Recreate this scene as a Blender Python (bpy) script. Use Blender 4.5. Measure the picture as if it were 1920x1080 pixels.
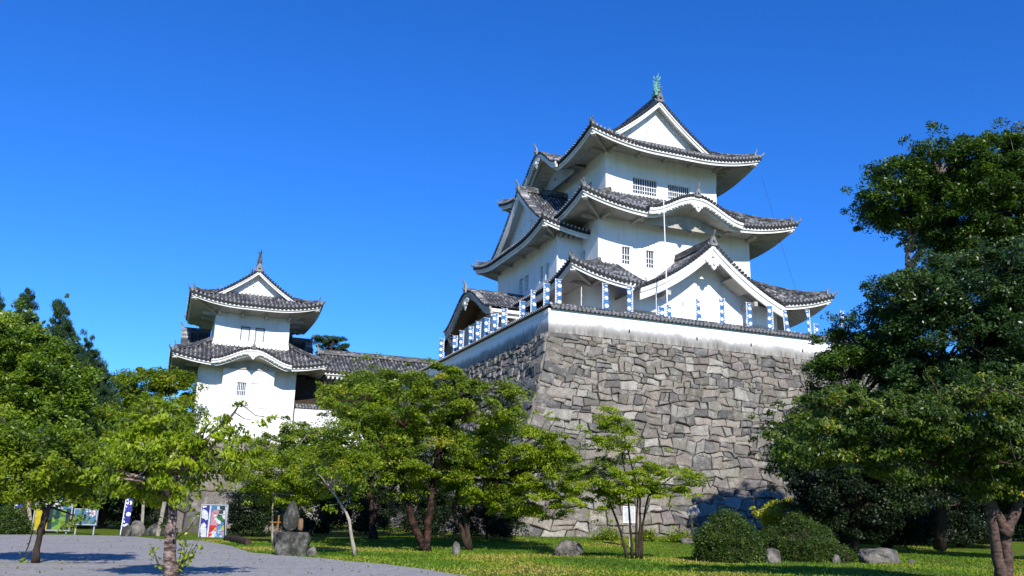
import bpy, math, random
import numpy as np
from mathutils import Vector, Matrix, noise
random.seed(7); rng = np.random.default_rng(7)
for _o in list(bpy.data.objects): bpy.data.objects.remove(_o)
SC = bpy.context.scene
COL = SC.collection
R = math.radians

# ---------------------------------------------------------------- camera (solved from the photograph's vanishing points)
FPX = 1630.6
EX = np.array([4340., 545., FPX]); EX /= np.linalg.norm(EX)
EY = np.array([-664., 409., FPX]); EY /= np.linalg.norm(EY)
EZ = np.cross(EX, EY)
EY = np.cross(EZ, EX)
RM = np.stack([EX, EY, EZ], 1)            # camera axes (right, down, forward) from world
CAM = np.array([0., 0., 1.6])
cd = bpy.data.cameras.new('camera'); cam = bpy.data.objects.new('camera', cd); COL.objects.link(cam)
cd.sensor_width = 36; cd.lens = FPX / 1920 * 36; cd.clip_end = 6000; cd.clip_start = 0.1
right, down, fwd = RM[0], RM[1], RM[2]
M = Matrix([[right[i], -down[i], -fwd[i], CAM[i]] for i in range(3)] + [[0, 0, 0, 1]])
cam.matrix_world = M
SC.camera = cam
def at(px, py, cz):                        # point seen at that place of the picture at depth cz
    return CAM + RM.T @ (np.array([px - 960., py - 540., FPX]) * (cz / FPX))
def atY(px, py, Y):
    r = RM.T @ np.array([px - 960., py - 540., FPX]); return CAM + r * (Y / r[1])
def atX(px, py, X):
    r = RM.T @ np.array([px - 960., py - 540., FPX]); return CAM + r * (X / r[0])
def atZ(px, py, Z=0.):
    r = RM.T @ np.array([px - 960., py - 540., FPX]); return CAM + r * ((Z - 1.6) / r[2])

# ---------------------------------------------------------------- sky, sun, exposure
SUN = Vector((-0.075, -0.86, 0.53)).normalized()
W = bpy.data.worlds.new('World'); SC.world = W; W.use_nodes = True
nt = W.node_tree; nt.nodes.clear()
out = nt.nodes.new('ShaderNodeOutputWorld'); bg = nt.nodes.new('ShaderNodeBackground')
sky = nt.nodes.new('ShaderNodeTexSky'); sky.sky_type = 'NISHITA'; sky.sun_disc = False
sky.sun_elevation = math.asin(SUN.z); sky.sun_rotation = math.atan2(SUN.x, SUN.y)
sky.air_density = 1.0; sky.dust_density = 0.0; sky.ozone_density = 3.0; sky.altitude = 150
hs = nt.nodes.new('ShaderNodeHueSaturation'); hs.inputs['Saturation'].default_value = 1.26; hs.inputs['Value'].default_value = 1.0
nt.links.new(sky.outputs[0], hs.inputs['Color']); mm = nt.nodes.new('ShaderNodeMix'); mm.data_type = 'RGBA'; mm.blend_type = 'MULTIPLY'; mm.inputs[0].default_value = 1.0
mm.inputs[7].default_value = (.42, .82, 1.40, 1); nt.links.new(hs.outputs[0], mm.inputs[6]); nt.links.new(mm.outputs[2], bg.inputs[0])
bg.inputs[1].default_value = 0.105
nt.links.new(bg.outputs[0], out.inputs[0])
sl = bpy.data.lights.new('sun', 'SUN'); sl.energy = 4.6; sl.angle = R(0.53); sl.color = (1.0, 0.955, 0.88)
so = bpy.data.objects.new('sun', sl); COL.objects.link(so); so.location = (-20, -80, 60)
so.rotation_euler = (-SUN).to_track_quat('-Z', 'Y').to_euler()
SC.view_settings.view_transform = 'Standard'; SC.view_settings.look = 'None'
SC.view_settings.exposure = 0.5; SC.view_settings.gamma = 1.0
SC.render.engine = 'CYCLES'
SC.cycles.max_bounces = 6; SC.cycles.transparent_max_bounces = 4

# ---------------------------------------------------------------- object helpers
def tag(o, label=None, cat=None, group=None, kind=None):
    if label: o['label'] = label
    if cat: o['category'] = cat
    if group: o['group'] = group
    if kind: o['kind'] = kind
    return o
def empty(name, loc=(0, 0, 0), label=None, cat=None, group=None, rz=0.0):
    o = bpy.data.objects.new(name, None); o.empty_display_size = 0.3
    o.location = loc; o.rotation_euler = (0, 0, rz); COL.objects.link(o)
    return tag(o, label, cat, group)
class MB:
    def __init__(s): s.v = []; s.f = []; s.m = []; s.uv = []; s.c = []; s.col = (1, 1, 1)
    def vert(s, p): s.v.append((float(p[0]), float(p[1]), float(p[2]))); return len(s.v) - 1
    def face(s, idx, mat=0, uv=None):
        s.f.append(tuple(idx)); s.m.append(mat); s.uv.append(uv); s.c.append(s.col)
    def poly(s, pts, mat=0, uv=None): s.face([s.vert(p) for p in pts], mat, uv)
    def box(s, lo, hi, mat=0):
        x0, y0, z0 = lo; x1, y1, z1 = hi
        i = [s.vert(p) for p in ((x0,y0,z0),(x1,y0,z0),(x1,y1,z0),(x0,y1,z0),(x0,y0,z1),(x1,y0,z1),(x1,y1,z1),(x0,y1,z1))]
        for q in ((0,3,2,1),(4,5,6,7),(0,1,5,4),(1,2,6,5),(2,3,7,6),(3,0,4,7)): s.face([i[k] for k in q], mat)
    def obox(s, c, ax, ay, az, mat=0):     # oriented box: centre and three half-axes
        c = np.array(c, float); ax, ay, az = (np.array(a, float) for a in (ax, ay, az))
        i = [s.vert(c + sx*ax + sy*ay + sz*az) for sz in (-1, 1) for sx, sy in ((-1,-1),(1,-1),(1,1),(-1,1))]
        for q in ((0,3,2,1),(4,5,6,7),(0,1,5,4),(1,2,6,5),(2,3,7,6),(3,0,4,7)): s.face([i[k] for k in q], mat)
    def grid(s, G, mat=0, uvs=None):       # G[i][j] points
        n, m = len(G), len(G[0])
        I = [[s.vert(p) for p in row] for row in G]
        for a in range(n - 1):
            for b in range(m - 1):
                u = None
                if uvs: u = (uvs[a][b], uvs[a+1][b], uvs[a+1][b+1], uvs[a][b+1])
                s.face((I[a][b], I[a+1][b], I[a+1][b+1], I[a][b+1]), mat, u)
        return I
    def tube(s, pts, rad, n=7, mat=0, caps=True):
        pts = [np.array(p, float) for p in pts]; rings = []
        ref = np.array([0.31, 0.93, 0.2])
        for k, p in enumerate(pts):
            t = pts[min(k+1, len(pts)-1)] - pts[max(k-1, 0)]; t = t / (np.linalg.norm(t) + 1e-9)
            a = np.cross(t, ref)
            if np.linalg.norm(a) < 0.1: a = np.cross(t, [1, 0, 0])
            a /= np.linalg.norm(a); b = np.cross(t, a)
            r = rad[k] if hasattr(rad, '__len__') else rad
            rings.append([s.vert(p + r*(math.cos(2*math.pi*j/n)*a + math.sin(2*math.pi*j/n)*b)) for j in range(n)])
        for k in range(len(rings)-1):
            for j in range(n):
                s.face((rings[k][j], rings[k][(j+1) % n], rings[k+1][(j+1) % n], rings[k+1][j]), mat)
        if caps: s.face(rings[0][::-1], mat); s.face(rings[-1], mat)
    def sweep(s, pts, prof, mat=0, side=None, caps=True):   # profile (sideways, up) swept along a path
        pts = [np.array(p, float) for p in pts]; rings = []
        for k, p in enumerate(pts):
            t = pts[min(k+1, len(pts)-1)] - pts[max(k-1, 0)]
            sd = np.array([t[1], -t[0], 0.]) if side is None else np.array(side, float)
            sd /= (np.linalg.norm(sd) + 1e-9)
            rings.append([s.vert(p + sd*q[0] + np.array([0, 0, q[1]])) for q in prof])
        n = len(prof); L = 0.; pl = [0.]
        for q in range(n): pl.append(pl[-1] + math.dist(prof[q], prof[(q+1) % n]))
        for k in range(len(rings)-1):
            d = float(np.linalg.norm(pts[k+1]-pts[k]))
            for j in range(n):
                s.face((rings[k][j], rings[k][(j+1) % n], rings[k+1][(j+1) % n], rings[k+1][j]), mat,
                       ((L*3.2, pl[j]*9), (L*3.2, pl[j+1]*9), ((L+d)*3.2, pl[j+1]*9), ((L+d)*3.2, pl[j]*9)))
            L += d
        if caps: s.face(rings[0][::-1], mat); s.face(rings[-1], mat)
    def build(s, name, mats, parent=None, smooth=False, loc=None):
        me = bpy.data.meshes.new(name)
        me.from_pydata(s.v, [], s.f)
        for m in (mats if isinstance(mats, (list, tuple)) else [mats]): me.materials.append(m)
        me.polygons.foreach_set('material_index', s.m)
        if any(u is not None for u in s.uv):
            ul = me.uv_layers.new(name='UVMap'); arr = []
            for f, u in zip(s.f, s.uv):
                arr += [c for p in (u if u is not None else [(0.5, 0.5)]*len(f)) for c in p]
            ul.data.foreach_set('uv', arr)
        if any(c != (1, 1, 1) for c in s.c):
            ca = me.color_attributes.new('tint', 'FLOAT_COLOR', 'CORNER'); arr = []
            for f, c in zip(s.f, s.c): arr += [c[0], c[1], c[2], 1.0]*len(f)
            ca.data.foreach_set('color', arr)
        if smooth: me.polygons.foreach_set('use_smooth', [True]*len(s.f))
        me.update()
        o = bpy.data.objects.new(name, me); COL.objects.link(o)
        if parent is not None:
            o.parent = parent
            if parent.type == 'EMPTY' or parent.location.length > 0: 
                o.matrix_parent_inverse = Matrix.Translation(-parent_loc(parent))
        if loc: o.location = loc
        return o
def parent_loc(p):
    v = Vector((0, 0, 0))
    q = p
    while q is not None:
        v = v + q.location
        if q.parent is not None: v = v + q.matrix_parent_inverse.to_translation()
        q = q.parent
    return v

# ---------------------------------------------------------------- materials
def mat(name, base=(.5, .5, .5), rough=.8, spec=.3):
    m = bpy.data.materials.new(name); m.use_nodes = True
    b = m.node_tree.nodes['Principled BSDF']
    b.inputs['Base Color'].default_value = (*base, 1); b.inputs['Roughness'].default_value = rough
    b.inputs['Specular IOR Level'].default_value = spec
    return m, m.node_tree, b
def N(t, k, **kw):
    n = t.nodes.new(k)
    for a, v in kw.items():
        if a in n.inputs: n.inputs[a].default_value = v
        else: setattr(n, a, v)
    return n
def ramp(t, fac, stops, interp='LINEAR'):
    r = t.nodes.new('ShaderNodeValToRGB'); e = r.color_ramp.elements; r.color_ramp.interpolation = interp
    while len(e) > 1: e.remove(e[-1])
    e[0].position = stops[0][0]; e[0].color = (*stops[0][1], 1)
    for p, c in stops[1:]:
        q = e.new(p); q.color = (*c, 1)
    t.links.new(fac, r.inputs[0]); return r.outputs[0]
def mixc(t, f, a, b, mode='MIX'):
    n = t.nodes.new('ShaderNodeMix'); n.data_type = 'RGBA'; n.blend_type = mode
    for s, v in ((n.inputs[0], f), (n.inputs[6], a), (n.inputs[7], b)):
        if isinstance(v, (int, float)): s.default_value = v
        elif isinstance(v, tuple): s.default_value = (*v, 1)
        else: t.links.new(v, s)
    return n.outputs[2]
def objco(t, scale=(1, 1, 1), src='Object'):
    c = t.nodes.new('ShaderNodeTexCoord'); m = t.nodes.new('ShaderNodeMapping'); m.inputs['Scale'].default_value = scale
    t.links.new(c.outputs[src], m.inputs[0]); return m.outputs[0]
def noiset(t, co, scale, detail=4, rough=.6):
    n = t.nodes.new('ShaderNodeTexNoise'); n.inputs['Scale'].default_value = scale; n.inputs['Detail'].default_value = detail
    n.inputs['Roughness'].default_value = rough; t.links.new(co, n.inputs['Vector']); return n.outputs[0]
def bump(t, b, h, strength=.4, dist=.05):
    n = t.nodes.new('ShaderNodeBump'); n.inputs['Strength'].default_value = strength; n.inputs['Distance'].default_value = dist
    t.links.new(h, n.inputs['Height']); t.links.new(n.outputs[0], b.inputs['Normal'])
MT = {}
def m_plaster(name, hi, lo, amt, stain=None):
    m, t, b = mat(name, hi, .85, .2)
    co = objco(t); st = objco(t, (1.6, 1.6, .18))
    big = noiset(t, co, .35, 5); dr = noiset(t, st, 1.1, 5, .65)
    f = ramp(t, big, [(.42, (0, 0, 0)), (.72, (amt,)*3)]); c = mixc(t, f, hi, lo)
    f2 = ramp(t, dr, [(.5, (0, 0, 0)), (.8, (amt*.8,)*3)]); c = mixc(t, f2, c, tuple(x*.72 for x in lo))
    if stain:                               # weather band of an earth-splashed wall foot: z of the foot, height
        z0, h = stain
        g = t.nodes.new('ShaderNodeNewGeometry'); sx = t.nodes.new('ShaderNodeSeparateXYZ'); t.links.new(g.outputs['Position'], sx.inputs[0])
        mr = N(t, 'ShaderNodeMapRange'); mr.inputs[1].default_value = z0; mr.inputs[2].default_value = z0 + h
        mr.inputs[3].default_value = 1.; mr.inputs[4].default_value = 0.; t.links.new(sx.outputs[2], mr.inputs[0])
        n1 = noiset(t, objco(t, (1, 1, .12)), 3.2, 5, .75); n2 = noiset(t, objco(t, (1, 1, .3)), .5, 3)
        ad = t.nodes.new('ShaderNodeMath'); ad.operation = 'MULTIPLY_ADD'; t.links.new(n1, ad.inputs[0]); ad.inputs[1].default_value = .9
        t.links.new(mr.outputs[0], ad.inputs[2])
        a2 = t.nodes.new('ShaderNodeMath'); a2.operation = 'MULTIPLY_ADD'; t.links.new(n2, a2.inputs[0]); a2.inputs[1].default_value = .5
        t.links.new(ad.outputs[0], a2.inputs[2])
        k = ramp(t, a2.outputs[0], [(1.18/2, (0, 0, 0)), (1.42/2, (.55,)*3), (1.8/2, (1, 1, 1))])
        half = t.nodes.new('ShaderNodeMath'); half.operation = 'MULTIPLY'; half.inputs[1].default_value = .5
        t.links.new(a2.outputs[0], half.inputs[0]); k = ramp(t, half.outputs[0], [(.56, (0, 0, 0)), (.68, (.8,)*3), (.8, (1, 1, 1))])
        sc = ramp(t, n1, [(.33, (.09, .085, .075)), (.6, (.34, .32, .28))])
        c = mixc(t, k, c, sc)
    t.links.new(c, b.inputs['Base Color'])
    bump(t, b, noiset(t, co, 6, 4), .15, .02)
    return m
MT['plaster'] = m_plaster('plaster', (.82, .82, .80), (.62, .60, .55), .55)
MT['trim'] = m_plaster('white_trim', (.74, .74, .71), (.55, .52, .46), .75)
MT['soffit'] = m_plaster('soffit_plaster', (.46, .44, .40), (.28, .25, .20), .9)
MT['parapet'] = m_plaster('parapet_plaster', (.83, .83, .81), (.70, .69, .66), .3, (14.4, 1.35))
def m_tile(name, dark=(.045, .047, .052), mid=(.13, .13, .135), pale=(.46, .45, .43), amt=1.0, panf=1.0):
    m, t, b = mat(name, mid, .6, .4)
    uv = t.nodes.new('ShaderNodeUVMap'); uv.uv_map = 'UVMap'
    fl = t.nodes.new('ShaderNodeVectorMath'); fl.operation = 'FLOOR'; t.links.new(uv.outputs[0], fl.inputs[0])
    wn = t.nodes.new('ShaderNodeTexWhiteNoise'); wn.noise_dimensions = '2D'; t.links.new(fl.outputs[0], wn.inputs['Vector'])
    big = noiset(t, objco(t), .8, 5, .7); fine = noiset(t, objco(t), 7, 4, .7)
    c = mixc(t, wn.outputs[0], dark, mid)
    ad = t.nodes.new('ShaderNodeMath'); ad.operation = 'ADD'; t.links.new(big, ad.inputs[0]); t.links.new(fine, ad.inputs[1])
    a2 = t.nodes.new('ShaderNodeMath'); a2.operation = 'MULTIPLY_ADD'; t.links.new(wn.outputs[0], a2.inputs[0]); a2.inputs[1].default_value = .5; t.links.new(ad.outputs[0], a2.inputs[2])
    a3 = t.nodes.new('ShaderNodeMath'); a3.operation = 'MULTIPLY'; a3.inputs[1].default_value = .5; t.links.new(a2.outputs[0], a3.inputs[0])
    k = ramp(t, a3.outputs[0], [(.64, (0, 0, 0)), (.84, (amt,)*3)])
    c = mixc(t, k, c, pale)
    # overlap line of each tile course
    fr = t.nodes.new('ShaderNodeVectorMath'); fr.operation = 'FRACTION'; t.links.new(uv.outputs[0], fr.inputs[0])
    sx = t.nodes.new('ShaderNodeSeparateXYZ'); t.links.new(fr.outputs[0], sx.inputs[0])
    ln = ramp(t, sx.outputs[1], [(0, (.25,)*3), (.14, (1, 1, 1)), (1, (.85,)*3)])
    c = mixc(t, 1.0, c, ln, 'MULTIPLY')
    pan = ramp(t, sx.outputs[0], [(0, (.42,)*3), (.25, (.34,)*3), (.32, (1.15,)*3), (.70, (1.15,)*3), (.76, (.34,)*3), (1, (.42,)*3)])  # painted shading: hollow pans darkened, round tiles lightened
    c = mixc(t, panf, c, pan, 'MULTIPLY')
    t.links.new(c, b.inputs['Base Color']); bump(t, b, sx.outputs[1], .5, .05)
    return m
MT['tile'] = m_tile('roof_tile')
MT['ridge'] = m_tile('ridge_tile', (.03, .03, .034), (.10, .10, .105), (.40, .39, .36), .7, 0.0)
MT['undertile'] = mat('under_tile', (.022, .022, .025), .8)[0]
MT['cap'] = mat('tile_end', (.24, .24, .24), .6)[0]
MT['oni'] = m_tile('ornament_tile', (.05, .05, .055), (.10, .10, .10), (.3, .3, .28), .6, 0.0)
def m_stone():
    m, t, b = mat('wall_stone', (.3, .28, .25), .9, .2)
    at_ = t.nodes.new('ShaderNodeVertexColor'); at_.layer_name = 'tint'
    co = objco(t); a = noiset(t, co, 1.6, 6, .7); f = noiset(t, co, 11, 5, .75); st = noiset(t, objco(t, (1.4, 1.4, .25)), 1.0, 4)
    c = mixc(t, ramp(t, f, [(.3, (.45,)*3), (.7, (1.35,)*3)]), (0, 0, 0), (1, 1, 1))
    c = mixc(t, 1.0, at_.outputs[0], ramp(t, f, [(.3, (.35, .34, .33)), (.5, (.95,)*3), (.68, (1.5, 1.46, 1.38))]), 'MULTIPLY')
    c = mixc(t, ramp(t, a, [(.52, (0, 0, 0)), (.72, (.55,)*3)]), c, (.42, .42, .36))       # pale lichen
    c = mixc(t, ramp(t, st, [(.5, (0, 0, 0)), (.7, (.6,)*3)]), c, (.10, .095, .085))         # dark weather streaks
    t.links.new(c, b.inputs['Base Color']); bump(t, b, f, .7, .06)
    return m
MT['stone'] = m_stone()
def m_simple(name, c1, c2, scale=3, rough=.8, spec=.3, bs=.3, bd=.02, stretch=(1, 1, 1), lo=.35, hi=.65):
    m, t, b = mat(name, c1, rough, spec); n = noiset(t, objco(t, stretch), scale, 5, .65)
    t.links.new(ramp(t, n, [(lo, c1), (hi, c2)]), b.inputs['Base Color']); bump(t, b, n, bs, bd); return m
MT['dark'] = mat('dark_interior', (.012, .012, .016), .5)[0]
MT['glass'] = mat('window_glass', (.03, .05, .09), .08, .6)[0]
MT['bars'] = mat('painted_bars', (.75, .75, .73), .6)[0]
MT['wood'] = m_simple('weathered_wood', (.10, .06, .035), (.22, .13, .07), 4, stretch=(6, 6, .6))
MT['brownwood'] = m_simple('reddish_wood', (.22, .08, .025), (.34, .15, .05), 4, stretch=(6, 6, .6))
MT['teal'] = m_simple('teal_sheet', (.02, .16, .15), (.03, .22, .20), 2)
MT['copper'] = m_simple('green_copper', (.05, .22, .17), (.20, .40, .32), 5, .6)
MT['bronze'] = m_simple('dark_bronze', (.02, .03, .025), (.07, .085, .07), 5, .6)
MT['barkdark'] = m_simple('dark_bark', (.025, .018, .013), (.07, .05, .038), 9, .9, .1, .8, .03, (1, 1, .35))
MT['barkred'] = m_simple('cherry_bark', (.035, .022, .018), (.15, .095, .075), 7, .85, .2, .9, .03, (1, 1, 2.2))
MT['barkpale'] = m_simple('pale_bark', (.22, .19, .15), (.42, .38, .31), 9, .85, .2, .5, .02, (1, 1, .5))
MT['barkstripe'] = m_simple('ribbed_bark', (.05, .032, .026), (.34, .25, .21), 6, .85, .2, 1.0, .03, (.8, .8, 2.6), .42, .62)
MT['barkbrown'] = m_simple('dark_cherry_bark', (.018, .012, .010), (.085, .045, .032), 3.5, .9, .1, .9, .03, (1, 1, 1.2), .45, .62)
MT['barkgrey'] = m_simple('grey_bark', (.07, .06, .05), (.22, .20, .17), 9, .85, .2, .5, .02, (1, 1, .5))
MT['rock'] = m_simple('rock', (.05, .045, .04), (.20, .18, .155), 2.6, .9, .2, .8, .08)
MT['darkrock'] = m_simple('mossy_rock', (.035, .035, .03), (.20, .20, .17), 4, .9, .2, .8, .08, (1, 1, .5), .45, .75)
MT['white'] = mat('white_cloth', (.82, .82, .82), .8)[0]
MT['blue'] = m_simple('banner_blue', (.03, .11, .27), (.05, .16, .36), 1.5)
MT['navy'] = m_simple('banner_navy', (.02, .02, .16), (.03, .03, .22), 1.5)
MT['pole'] = mat('pole_white', (.72, .72, .70), .4)[0]
MT['metal'] = mat('grey_metal', (.35, .36, .38), .4)[0]
def m_leaf(name, stops, trans=.35, rough=.45):
    m = bpy.data.materials.new(name); m.use_nodes = True; t = m.node_tree; t.nodes.clear()
    o = t.nodes.new('ShaderNodeOutputMaterial'); b = t.nodes.new('ShaderNodeBsdfPrincipled'); tr = t.nodes.new('ShaderNodeBsdfTranslucent')
    mx = t.nodes.new('ShaderNodeMixShader'); mx.inputs[0].default_value = trans
    a = t.nodes.new('ShaderNodeAttribute'); a.attribute_name = 'rnd'
    c = ramp(t, a.outputs['Fac'], stops)
    t.links.new(c, b.inputs['Base Color']); b.inputs['Roughness'].default_value = rough; b.inputs['Specular IOR Level'].default_value = .35
    g = mixc(t, 1.0, c, (1.5, 1.35, .5), 'MULTIPLY'); t.links.new(g, tr.inputs[0])
    t.links.new(b.outputs[0], mx.inputs[1]); t.links.new(tr.outputs[0], mx.inputs[2]); t.links.new(mx.outputs[0], o.inputs[0])
    return m
MT['cherry'] = m_leaf('cherry_leaf', [(0, (.035, .07, .005)), (.5, (.145, .22, .008)), (.95, (.27, .345, .012)), (1, (.36, .28, .03))], .4)
MT['bright'] = m_leaf('bright_leaf', [(0, (.065, .11, .005)), (.5, (.22, .31, .009)), (1, (.38, .46, .018))], .45)
MT['cherrydark'] = m_leaf('shaded_cherry_leaf', [(0, (.018, .045, .005)), (.55, (.06, .105, .007)), (.96, (.16, .21, .012)), (1, (.30, .24, .03))], .3)  # darker copy of the cherry leaf, blocked sun put into its colour
MT['ever'] = m_leaf('evergreen_leaf', [(0, (.014, .035, .008)), (.6, (.035, .075, .014)), (1, (.08, .125, .025))], .2, .35)
MT['oak'] = m_leaf('oak_leaf', [(0, (.018, .045, .006)), (.6, (.055, .11, .010)), (1, (.11, .18, .018))], .25, .4)
MT['glossy'] = m_leaf('glossy_leaf', [(0, (.03, .065, .006)), (.6, (.115, .19, .009)), (1, (.23, .30, .02))], .25, .35)
MT['needle'] = m_leaf('pine_needle', [(0, (.012, .035, .012)), (.6, (.03, .07, .022)), (1, (.055, .11, .03))], .15, .6)
MT['hedge'] = m_leaf('hedge_leaf', [(0, (.018, .042, .005)), (.6, (.045, .085, .008)), (1, (.13, .18, .018))], .3, .5)
MT['gold'] = m_leaf('golden_leaf', [(0, (.25, .30, .02)), (.5, (.45, .46, .04)), (1, (.62, .60, .10))], .4, .5)
MT['under'] = m_leaf('shaded_undergrowth_leaf', [(0, (.004, .011, .002)), (.7, (.012, .028, .005)), (1, (.035, .065, .010))], .2, .5)  # shade beneath the trees is put into these near-black leaf colours
MT['orangeleaf'] = m_leaf('turning_leaf', [(0, (.05, .09, .01)), (.6, (.16, .16, .02)), (1, (.30, .22, .03))], .35)

# ---------------------------------------------------------------- roof builders
def tile_sheet(mb, P, a0, a1, blen, sp=.40, nb=10, caps=True, skirt=.34, hgt=.15):
    n = max(2, round((a1-a0)/sp)); sp = (a1-a0)/n
    fr = [(0, 0.), (.26, -.02), (.33, .6), (.5, 1.), (.67, .6), (.74, -.02)]
    G = []; UV = []
    for i in range(n+1):
        for t, h in fr:
            if i == n and t > 0: break
            a = a0 + (i+t)*sp; bl = blen(a) if callable(blen) else blen
            col = []; uv = []
            for j in range(nb+1):
                b = j/nb; p = P(min(a, a1), b); col.append((p[0], p[1], p[2] + h*hgt*(1 if bl > .25 else 0))); uv.append((i+t+.001, b*bl/.31))
            G.append(col); UV.append(uv)
    mb.grid(G, 0, UV)
    if skirt: mb.grid([[c[0], (c[0][0], c[0][1], c[0][2]-skirt)] for c in G], 2)
    if caps:
        for i in range(n):
            a = a0 + (i+.5)*sp; bl = blen(a) if callable(blen) else blen
            p = np.array(P(a, 0.)); q = np.array(P(a, .03)); d = p - q; d /= (np.linalg.norm(d)+1e-9)
            p = p + np.array([0, 0, .035])
            s_ = np.cross(d, [0, 0, 1]); s_ /= (np.linalg.norm(s_)+1e-9); u_ = np.cross(s_, d); r = .125
            r0 = [mb.vert(p + r*(math.cos(k*math.pi/3)*s_ + math.sin(k*math.pi/3)*u_)) for k in range(6)]
            r1 = [mb.vert(p + d*.06 + r*(math.cos(k*math.pi/3)*s_ + math.sin(k*math.pi/3)*u_)) for k in range(6)]
            for k in range(6): mb.face((r0[k], r0[(k+1) % 6], r1[(k+1) % 6], r1[k]), 0)
            mb.face(r1, 1)
RIDGE = [(-.22, 0), (-.22, .16), (-.17, .16), (-.17, .34), (-.12, .44), (0, .5), (.12, .44), (.17, .34), (.17, .16), (.22, .16), (.22, 0)]
def ridge_prof(w, h): return [(a/.22*w, b/.5*h) for a, b in RIDGE]
def ornament(mb, p, d, s=1.0, horn=True):   # demon-face end tile with a horn; d = outward horizontal direction
    p = np.array(p, float); d = np.array([d[0], d[1], 0.]); d /= np.linalg.norm(d); s_ = np.array([-d[1], d[0], 0.])
    prof = [(-.34, -.1), (-.30, .35), (-.2, .6), (-.08, .78), (.08, .78), (.2, .6), (.30, .35), (.34, -.1)]
    A = [mb.vert(p + s_*a*s + np.array([0, 0, b*s]) + d*.02) for a, b in prof]
    B = [mb.vert(p + s_*a*s*.85 + np.array([0, 0, b*s*.95]) + d*.20*s) for a, b in prof]
    n = len(prof)
    for k in range(n): mb.face((A[k], A[(k+1) % n], B[(k+1) % n], B[k]))
    mb.face(A[::-1]); mb.face(B)
    mb.tube([p+d*.2*s+np.array([0,0,.3*s]), p+d*.34*s+np.array([0,0,.3*s])], .13*s, 8)
    for sg in (-1, 1): mb.tube([p+s_*sg*.26*s, p+s_*sg*.42*s+np.array([0,0,.06*s]), p+s_*sg*.46*s+np.array([0,0,.22*s])], [.1*s, .08*s, .03*s], 6)
    if horn:
        c = p + np.array([0, 0, .62*s])
        mb.tube([c, c+d*.15*s+np.array([0,0,.18*s]), c+d*.30*s+np.array([0,0,.42*s]), c+d*.38*s+np.array([0,0,.62*s])], [.11*s, .1*s, .09*s, .085*s], 7)
class Roof:
    """Hipped skirt or hip-and-gable roof over a rectangle. d = distance in from the eave."""
    def __init__(s, X0, X1, Y0, Y1, zmid, prof, L=1.3, T=7., karas=None, Dl=6., cut=None):
        s.X0, s.X1, s.Y0, s.Y1, s.zm, s.prof, s.L, s.T, s.Dl = X0, X1, Y0, Y1, zmid, prof, L, T, Dl
        s.karas = karas or {}; s.cut = cut or {}
    def lift(s, t): return s.L*max(0., 1-t/s.T)**2.1
    def z(s, side, a, d):
        lo, hi = (s.X0, s.X1) if side in 'FB' else (s.Y0, s.Y1)
        t = max(0., min(a-lo, hi-a)); z = s.zm + s.prof(d) + s.lift(t)*max(0., 1-d/s.Dl)**1.5
        k = s.karas.get(side)
        if k:
            c, w, H = k; u = (a-c)/w
            if abs(u) < 1: z = max(z, s.zm + H*kcurve(u) - .04)
        return z
    def xy(s, side, a, d):
        return {'F': (a, s.Y0+d), 'B': (a, s.Y1-d), 'L': (s.X0+d, a), 'R': (s.X1-d, a)}[side]
    def P(s, side, dmax):
        lo, hi = (s.X0, s.X1) if side in 'FB' else (s.Y0, s.Y1)
        def f(a, b):
            t = max(0., min(a-lo, hi-a)); d = b*dmax(t); x, y = s.xy(side, a, d); return (x, y, s.z(side, a, d))
        return f, lo, hi
    def ring(s, q, dz, n=28, absz=None, mixf=0.):
        """closed eave ring set in by q, following the eave curve"""
        pts = []
        for side, rev in (('F', 0), ('R', 0), ('B', 1), ('L', 1)):
            lo, hi = (s.X0, s.X1) if side in 'FB' else (s.Y0, s.Y1)
            for k in range(n):
                u = k/n; u = 1-u if rev else u
                a = lo + (hi-lo)*u; aa = lo + q + (hi-lo-2*q)*u
                x, y = s.xy(side, aa, q); z = s.z(side, a, 0.) + dz
                if absz is not None: z = z*(1-mixf) + absz*mixf
                pts.append((x, y, z))
        pts.append(pts[0]); return pts
def kcurve(u): return (.5+.5*math.cos(math.pi*max(-1, min(1, u))))**.92
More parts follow.
